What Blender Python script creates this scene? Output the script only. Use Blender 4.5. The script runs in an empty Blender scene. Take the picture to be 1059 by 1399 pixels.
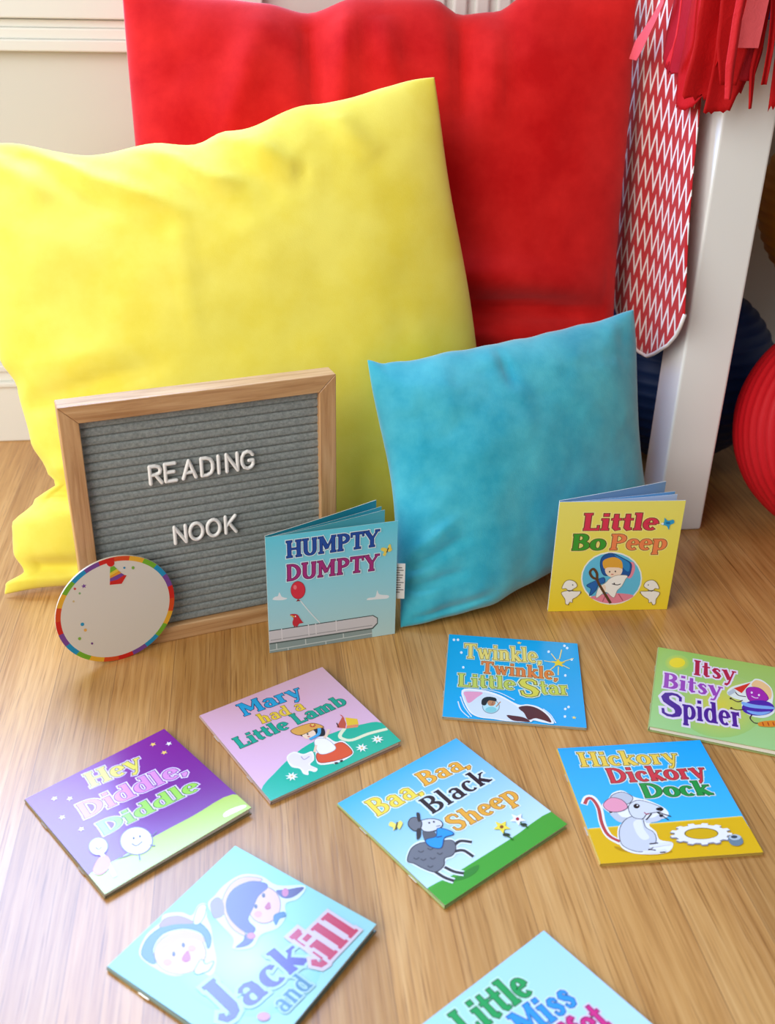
import bpy, bmesh, math, random
from mathutils import Vector, Matrix, Euler, noise

random.seed(7)
scene = bpy.context.scene
COL = scene.collection
U = 0.127                      # side of a picture book, metres
ASP = 1.013                    # its height / width

# ------------------------------------------------------------------ camera
F_PX, IMG_W = 1405.9, 1059
PITCH, ROLL, CAM_H = math.radians(27.967), math.radians(-1.29), 0.5921
cam_data = bpy.data.cameras.new('camera')
cam_data.sensor_fit = 'HORIZONTAL'
cam_data.sensor_width = 36.0
cam_data.lens = 36.0 * F_PX / IMG_W
cam_data.clip_start = 0.01
cam_data.dof.use_dof = True
cam_data.dof.focus_distance = 0.98
cam_data.dof.aperture_fstop = 9.0
cam = bpy.data.objects.new('camera', cam_data)
COL.objects.link(cam)
fwd = Vector((0, math.cos(PITCH), -math.sin(PITCH)))
up0 = Vector((0, math.sin(PITCH), math.cos(PITCH)))
rt0 = Vector((1, 0, 0))
rt = rt0 * math.cos(ROLL) - up0 * math.sin(ROLL)
up = rt0 * math.sin(ROLL) + up0 * math.cos(ROLL)
mw = Matrix((rt, up, -fwd)).transposed().to_4x4()
mw.translation = Vector((0, 0, CAM_H))
cam.matrix_world = mw
scene.camera = cam

# ------------------------------------------------------------------ light
scene.view_settings.view_transform = 'Standard'
scene.view_settings.look = 'None'
scene.view_settings.gamma = 1.0
scene.view_settings.use_curve_mapping = False
scene.view_settings.exposure = 0.0

WORLD_STRENGTH = 0.26
WINDOW_POWER = 66.0
FILL_POWER = 62.0

world = bpy.data.worlds.new('world')
scene.world = world
world.use_nodes = True
bg = world.node_tree.nodes['Background']
bg.inputs['Color'].default_value = (0.93, 0.96, 1.0, 1)
bg.inputs['Strength'].default_value = WORLD_STRENGTH

YAW = math.radians(8.0)        # the room is turned 8 degrees against the camera
ES = Vector((math.cos(YAW), math.sin(YAW), 0))
ET = Vector((-math.sin(YAW), math.cos(YAW), 0))
WP = Vector((-0.5242, 1.3126, 0))   # a point at the foot of the back wall


def wall_pt(s, d, z):
    """s along the back wall, d out from it into the room"""
    return WP + ES * s - ET * d + Vector((0, 0, z))


def area_light(name, loc, target, sx, sy, power, color):
    ld = bpy.data.lights.new(name, 'AREA')
    ld.shape = 'RECTANGLE'
    ld.size, ld.size_y = sx, sy
    ld.energy = power
    ld.color = color
    o = bpy.data.objects.new(name, ld)
    COL.objects.link(o)
    o.location = loc
    o.rotation_euler = (Vector(target) - Vector(loc)).to_track_quat('-Z', 'Y').to_euler()
    return o


WIN_S0, WIN_S1, WIN_Z0, WIN_Z1 = -0.75, 0.32, 0.575, 1.72
wc = wall_pt((WIN_S0 + WIN_S1) / 2, -0.03, (WIN_Z0 + WIN_Z1) / 2)
area_light('window_daylight', wc, wc - ET, WIN_S1 - WIN_S0, WIN_Z1 - WIN_Z0, WINDOW_POWER, (0.36, 0.55, 1.0))
area_light('room_fill_light', (-1.5, -0.6, 1.35), (0.05, 0.95, 0.15), 2.2, 1.9, FILL_POWER, (1.0, 0.985, 0.955))  # broad soft fill added at front left, no window is built there


# ------------------------------------------------------------------ helpers
def lin(col, a=1.0):
    """display colour, as hex or as 'r,g,b', to linear"""
    r = []
    for i in (0, 2, 4):
        c = (int(col.split(',')[i // 2]) if ',' in col else int(col[i:i + 2], 16)) / 255
        r.append(c / 12.92 if c <= 0.04045 else ((c + 0.055) / 1.055) ** 2.4)
    return (r[0], r[1], r[2], a)


class MB:
    """collects faces with a colour and a material slot, then links ONE mesh object"""

    def __init__(self):
        self.v, self.f, self.c, self.m = [], [], [], []

    def face(self, pts, col=(1, 1, 1, 1), mat=0):
        i = len(self.v)
        self.v += [tuple(p) for p in pts]
        self.f.append(list(range(i, i + len(pts))))
        self.c.append(col)
        self.m.append(mat)

    def box(self, a, b, col=(1, 1, 1, 1), mat=0):
        x0, y0, z0 = a
        x1, y1, z1 = b
        i = len(self.v)
        self.v += [(x0, y0, z0), (x1, y0, z0), (x1, y1, z0), (x0, y1, z0),
                   (x0, y0, z1), (x1, y0, z1), (x1, y1, z1), (x0, y1, z1)]
        for q in ((0, 3, 2, 1), (4, 5, 6, 7), (0, 1, 5, 4), (1, 2, 6, 5), (2, 3, 7, 6), (3, 0, 4, 7)):
            self.f.append([i + k for k in q])
            self.c.append(col)
            self.m.append(mat)

    def prism(self, poly, fn, lo, hi, col=(1, 1, 1, 1)):
        """poly of (a, b), fn(a, b, c) -> point, extruded from c = lo to hi"""
        n = len(poly)
        i = len(self.v)
        for c in (lo, hi):
            self.v += [tuple(fn(a, b, c)) for a, b in poly]
        self.f += [list(range(i, i + n))[::-1], list(range(i + n, i + 2 * n))]
        for k in range(n):
            j = (k + 1) % n
            self.f.append([i + k, i + j, i + n + j, i + n + k])
        self.c += [col] * (n + 2)
        self.m += [0] * (n + 2)

    def tube(self, pts, r, seg=8, caps=True):
        pts = [Vector(p) for p in pts]
        rings = []
        n = len(pts)
        ref = Vector((0.3, 0.2, 0.93))
        for k, p in enumerate(pts):
            t = (pts[min(k + 1, n - 1)] - pts[max(k - 1, 0)]).normalized()
            a = t.cross(ref)
            if a.length < 1e-3:
                a = t.cross(Vector((1, 0, 0)))
            a.normalize()
            b = t.cross(a)
            rr = r[k] if isinstance(r, (list, tuple)) else r
            i = len(self.v)
            self.v += [tuple(p + (a * math.cos(q) + b * math.sin(q)) * rr) for q in
                       [2 * math.pi * s / seg for s in range(seg)]]
            rings.append(i)
        for i, j in zip(rings, rings[1:]):
            for s in range(seg):
                u = (s + 1) % seg
                self.f.append([i + s, i + u, j + u, j + s])
                self.c.append((1, 1, 1, 1))
                self.m.append(0)
        if caps:
            self.f += [list(range(rings[0], rings[0] + seg))[::-1], list(range(rings[-1], rings[-1] + seg))]
            self.c += [(1, 1, 1, 1)] * 2
            self.m += [0] * 2

    def build(self, name, mats, parent=None, smooth=False, bevel=0.0, recalc=True, weld=False, colour=False):
        me = bpy.data.meshes.new(name)
        me.from_pydata(self.v, [], self.f)
        mats = mats if isinstance(mats, (list, tuple)) else [mats]
        for m in mats:
            me.materials.append(m)
        for p, mi in zip(me.polygons, self.m):
            p.material_index = mi
            p.use_smooth = smooth
        if colour:
            at = me.color_attributes.new('Col', 'FLOAT_COLOR', 'CORNER')
            for p, c in zip(me.polygons, self.c):
                for k, li in enumerate(p.loop_indices):
                    at.data[li].color = c[k] if isinstance(c[0], (tuple, list)) else c
        if recalc:
            bm = bmesh.new()
            bm.from_mesh(me)
            if weld:
                bmesh.ops.remove_doubles(bm, verts=bm.verts, dist=1e-6)
            bmesh.ops.recalc_face_normals(bm, faces=bm.faces)
            bm.to_mesh(me)
            bm.free()
        o = bpy.data.objects.new(name, me)
        COL.objects.link(o)
        if parent:
            o.parent = parent
        if bevel:
            md = o.modifiers.new('bevel', 'BEVEL')
            md.width = bevel
            md.segments = 3
            md.limit_method = 'ANGLE'
        return o


def tag(o, label, cat, group=None):
    o['label'] = label
    o['category'] = cat
    if group:
        o['group'] = group
    return o


def structure(o):
    o['kind'] = 'structure'
    return o


def empty(name, loc=(0, 0, 0), rz=0.0):
    o = bpy.data.objects.new(name, None)
    o.empty_display_size = 0.02
    COL.objects.link(o)
    o.location = loc
    o.rotation_euler = (0, 0, rz)
    return o


# ------------------------------------------------------------------ materials
def mat(name, col, rough=0.5, spec=0.5, sheen=0.0, coat=0.0, coat_rough=0.1):
    m = bpy.data.materials.new(name)
    m.use_nodes = True
    b = m.node_tree.nodes['Principled BSDF']
    b.inputs['Base Color'].default_value = col if len(col) == 4 else (*col, 1)
    b.inputs['Roughness'].default_value = rough
    b.inputs['Specular IOR Level'].default_value = spec
    b.inputs['Sheen Weight'].default_value = sheen
    b.inputs['Coat Weight'].default_value = coat
    b.inputs['Coat Roughness'].default_value = coat_rough
    return m


def nodes_of(m):
    nt = m.node_tree
    return nt, nt.nodes, nt.links, nt.nodes['Principled BSDF']


def coords(m, scale=(1, 1, 1), rot=(0, 0, 0), loc=(0, 0, 0)):
    nt, N, L, b = nodes_of(m)
    tc = N.new('ShaderNodeTexCoord')
    mp = N.new('ShaderNodeMapping')
    mp.inputs['Scale'].default_value = scale
    mp.inputs['Rotation'].default_value = rot
    mp.inputs['Location'].default_value = loc
    L.new(tc.outputs['Object'], mp.inputs['Vector'])
    return mp.outputs['Vector']


def noise_node(m, vec, scale, detail=4, rough=0.55, dist=0.0):
    nt, N, L, b = nodes_of(m)
    n = N.new('ShaderNodeTexNoise')
    n.inputs['Scale'].default_value = scale
    n.inputs['Detail'].default_value = detail
    n.inputs['Roughness'].default_value = rough
    n.inputs['Distortion'].default_value = dist
    L.new(vec, n.inputs['Vector'])
    return n


def ramp_node(m, fac, stops):
    nt, N, L, b = nodes_of(m)
    r = N.new('ShaderNodeValToRGB')
    e = r.color_ramp.elements
    e[0].position, e[0].color = stops[0]
    e[1].position, e[1].color = stops[-1]
    for p, c in stops[1:-1]:
        k = e.new(p)
        k.color = c
    L.new(fac, r.inputs['Fac'])
    return r


def bump(m, height, strength, dist=0.001):
    nt, N, L, b = nodes_of(m)
    bp = N.new('ShaderNodeBump')
    bp.inputs['Strength'].default_value = strength
    bp.inputs['Distance'].default_value = dist
    L.new(height, bp.inputs['Height'])
    L.new(bp.outputs['Normal'], b.inputs['Normal'])


def fabric(name, c1, c2, scale, rough=0.85, sheen=0.3, weave=900, bstr=0.25, lo=0.35, hi=0.65):
    m = mat(name, lin(c1), rough, 0.2, sheen)
    nt, N, L, b = nodes_of(m)
    b.inputs['Sheen Roughness'].default_value = 0.5
    b.inputs['Specular IOR Level'].default_value = 0.1
    v = coords(m)
    n = noise_node(m, v, scale, 6, 0.62)
    r = ramp_node(m, n.outputs['Fac'], [(lo, lin(c1)), (hi, lin(c2))])
    L.new(r.outputs['Color'], b.inputs['Base Color'])
    w = noise_node(m, v, weave, 2)
    bump(m, w.outputs['Fac'], bstr, 0.0006)
    return m


def oak(name, axis):
    """pale oak with the grain running along one local axis"""
    m = mat(name, lin('B98A5C'), 0.34, 0.6)
    nt, N, L, b = nodes_of(m)
    sc = [55, 55, 55]
    sc[axis] = 3.0
    v = coords(m, sc)
    n = noise_node(m, v, 3.2, 6, 0.6, 0.6)
    r = ramp_node(m, n.outputs['Fac'], [(0.30, lin('A87648')), (0.5, lin('C89A6A')), (0.72, lin('DAB284'))])
    L.new(r.outputs['Color'], b.inputs['Base Color'])
    bump(m, n.outputs['Fac'], 0.15, 0.0006)
    return m


M = {}
M['paint'] = mat('wall_paint', lin('DEDED5'), 0.55, 0.3)
_v = coords(M['paint'])
bump(M['paint'], noise_node(M['paint'], _v, 90, 3).outputs['Fac'], 0.05, 0.0004)
M['trim'] = mat('trim_gloss_paint', lin('F0F1EA'), 0.35, 0.5)
M['leg'] = mat('white_lacquer', lin('F3F5F3'), 0.4, 0.4)
M['yellow'] = fabric('yellow_suede', 'EEDC4C', 'F6E968', 11, 0.85, 0.25)
M['red'] = fabric('red_suede', 'C20A0C', 'DE2420', 11, 0.9, 0.2)
M['teal'] = fabric('teal_velvet', '28A4BC', '52C0CE', 16, 0.7, 0.6, 700, 0.3)
M['felt'] = fabric('grey_felt', '7E8482', '9A9F9C', 420, 0.95, 0.2, 1500, 0.5)
M['oak_x'] = oak('oak_grain_across', 0)
M['oak_z'] = oak('oak_grain_upright', 2)
M['letter'] = mat('white_plastic', lin('F2F0EC'), 0.4, 0.5)
M['paper'] = mat('page_paper', lin('EEEBE2'), 0.6, 0.3)
M['steel'] = mat('staple_steel', (0.75, 0.75, 0.77, 1), 0.3, 0.5)
M['steel'].node_tree.nodes['Principled BSDF'].inputs['Metallic'].default_value = 1.0
M['label'] = mat('label_cloth', lin('D8D6D0'), 0.7, 0.2)
M['label_ink'] = mat('label_ink', lin('6C6A68'), 0.8, 0.1)
M['brass'] = mat('wire', (0.5, 0.5, 0.52, 1), 0.4, 0.5)

# printed, varnished card: the colours are those of the print itself
m = mat('glossy_print', (1, 1, 1, 1), 0.25, 0.5, 0.0, 0.5, 0.2)
nt, N, L, b = nodes_of(m)
va = N.new('ShaderNodeVertexColor')
va.layer_name = 'Col'
L.new(va.outputs['Color'], b.inputs['Base Color'])
M['print'] = m
m = mat('satin_print', (1, 1, 1, 1), 0.5, 0.35)
nt, N, L, b = nodes_of(m)
va = N.new('ShaderNodeVertexColor')
va.layer_name = 'Col'
L.new(va.outputs['Color'], b.inputs['Base Color'])
M['satin'] = m

# oak strip floor
m = mat('oak_floor', lin('B98A4E'), 0.30, 0.62, 0.0, 0.0, 0.2)
nt, N, L, b = nodes_of(m)
vec = coords(m, (1, 1, 1), (0, 0, -math.radians(98.0)), (0.13, 0.0195, 0))
br = N.new('ShaderNodeTexBrick')
br.offset = 0.37
br.inputs['Scale'].default_value = 1.0
br.inputs['Mortar Size'].default_value = 0.0004
br.inputs['Mortar Smooth'].default_value = 0.3
br.inputs['Bias'].default_value = 0.0
br.inputs['Brick Width'].default_value = 2.9
br.inputs['Row Height'].default_value = 0.0535
br.inputs['Color1'].default_value = (0, 0, 0, 1)
br.inputs['Color2'].default_value = (1, 1, 1, 1)
br.inputs['Mortar'].default_value = (0.5, 0.5, 0.5, 1)
L.new(vec, br.inputs['Vector'])
# the grain differs from strip to strip: shift the noise by the strip's own random value
sep = N.new('ShaderNodeCombineXYZ')
mul = N.new('ShaderNodeMath')
mul.operation = 'MULTIPLY'
mul.inputs[1].default_value = 7.3
L.new(br.outputs['Color'], mul.inputs[0])
L.new(mul.outputs[0], sep.inputs['Z'])
ad = N.new('ShaderNodeVectorMath')
ad.operation = 'ADD'
L.new(vec, ad.inputs[0])
L.new(sep.outputs[0], ad.inputs[1])
st = N.new('ShaderNodeVectorMath')
st.operation = 'MULTIPLY'
st.inputs[1].default_value = (4.5, 150.0, 1.0)
L.new(ad.outputs[0], st.inputs[0])
g1 = noise_node(m, st.outputs[0], 1.6, 7, 0.62, 0.5)
st2 = N.new('ShaderNodeVectorMath')
st2.operation = 'MULTIPLY'
st2.inputs[1].default_value = (1.6, 14.0, 1.0)
L.new(ad.outputs[0], st2.inputs[0])
g2 = noise_node(m, st2.outputs[0], 1.5, 3, 0.5, 1.4)
rA = ramp_node(m, g1.outputs['Fac'], [(0.28, lin('966632')), (0.47, lin('C08E50')), (0.70, lin('D8AC70'))])
rB = ramp_node(m, g2.outputs['Fac'], [(0.30, lin('A4723A')), (0.55, lin('C69656')), (0.75, lin('D8AE72'))])
mx = N.new('ShaderNodeMixRGB')
mx.inputs[0].default_value = 0.45
L.new(rA.outputs[0], mx.inputs[1])
L.new(rB.outputs[0], mx.inputs[2])
tint = ramp_node(m, br.outputs['Color'], [(0.0, (0.86, 0.82, 0.76, 1)), (1.0, (1.1, 1.08, 1.04, 1))])
mu = N.new('ShaderNodeMixRGB')
mu.blend_type = 'MULTIPLY'
mu.inputs[0].default_value = 1.0
L.new(mx.outputs[0], mu.inputs[1])
L.new(tint.outputs[0], mu.inputs[2])
jn = N.new('ShaderNodeMixRGB')
jn.inputs[2].default_value = lin('9C7040')
L.new(br.outputs['Fac'], jn.inputs[0])
L.new(mu.outputs[0], jn.inputs[1])
# open pores: short dark hairlines along the grain
st3 = N.new('ShaderNodeVectorMath')
st3.operation = 'MULTIPLY'
st3.inputs[1].default_value = (14.0, 520.0, 1.0)
L.new(ad.outputs[0], st3.inputs[0])
g3 = noise_node(m, st3.outputs[0], 1.3, 2, 0.5, 0.2)
pr_ = ramp_node(m, g3.outputs['Fac'], [(0.27, (0.58, 0.50, 0.42, 1)), (0.44, (1, 1, 1, 1))])
pm = N.new('ShaderNodeMixRGB')
pm.blend_type = 'MULTIPLY'
pm.inputs[0].default_value = 0.85
L.new(jn.outputs[0], pm.inputs[1])
L.new(pr_.outputs[0], pm.inputs[2])
L.new(pm.outputs[0], b.inputs['Base Color'])
bump(m, g1.outputs['Fac'], 0.10, 0.0008)
M['floor'] = m

# chevron cloth: zig-zag white on red, drawn in the cloth's own coordinates
m = mat('chevron_cloth', lin('C01418'), 0.8, 0.2, 0.2)
nt, N, L, b = nodes_of(m)
uvn = N.new('ShaderNodeUVMap')
uvn.uv_map = 'UVMap'
sx = N.new('ShaderNodeSeparateXYZ')
L.new(uvn.outputs[0], sx.inputs[0])


def mth(op, a, bv=None):
    n = N.new('ShaderNodeMath')
    n.operation = op
    for k, x in enumerate((a, bv)):
        if x is None:
            continue
        if isinstance(x, (int, float)):
            n.inputs[k].default_value = x
        else:
            L.new(x, n.inputs[k])
    return n.outputs[0]


zig = mth('PINGPONG', mth('DIVIDE', sx.outputs['X'], 0.0215), 0.5)      # 0..0.5
row = mth('ADD', mth('DIVIDE', sx.outputs['Y'], 0.0330), mth('MULTIPLY', zig, 1.5))
fr = mth('FRACT', row)
wh = mth('LESS_THAN', fr, 0.30)
mx = N.new('ShaderNodeMixRGB')
L.new(wh, mx.inputs[0])
mx.inputs[1].default_value = lin('B80F14')
mx.inputs[2].default_value = lin('EDE6E0')
L.new(mx.outputs[0], b.inputs['Base Color'])
bump(m, noise_node(m, coords(m), 1200, 2).outputs['Fac'], 0.2, 0.0005)
M['chevron'] = m
M['hem'] = mat('white_hem', lin('EDE8E4'), 0.8, 0.2)


def tissue(name, hexs):
    m = mat(name, lin(hexs), 0.7, 0.25)
    nt, N, L, b = nodes_of(m)
    bump(m, noise_node(m, coords(m), 110, 3, 0.6, 0.8).outputs['Fac'], 0.35, 0.002)
    b.inputs['Transmission Weight'].default_value = 0.0
    return m


M['tissue_r'] = tissue('red_tissue', 'BE0A10')
M['tissue_d'] = tissue('crimson_tissue', 'A80A1C')
M['tissue_s'] = tissue('salmon_ribbon', 'F0626A')
M['tissue_k'] = tissue('pink_red_tissue', 'D02028')
M['tissue_b'] = tissue('blue_tissue', '1E4A9A')


def lantern_paper(name, hexs):
    m = mat(name, lin(hexs), 0.55, 0.35)
    nt, N, L, b = nodes_of(m)
    v = coords(m, (1, 1, 6))
    bump(m, noise_node(m, v, 60, 4).outputs['Fac'], 0.25, 0.001)
    return m


M['lan_r'] = lantern_paper('red_lantern_paper', 'C8101C')
M['lan_n'] = lantern_paper('navy_lantern_paper', '123266')
M['lan_y'] = lantern_paper('yellow_lantern_paper', 'B88018')

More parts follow.
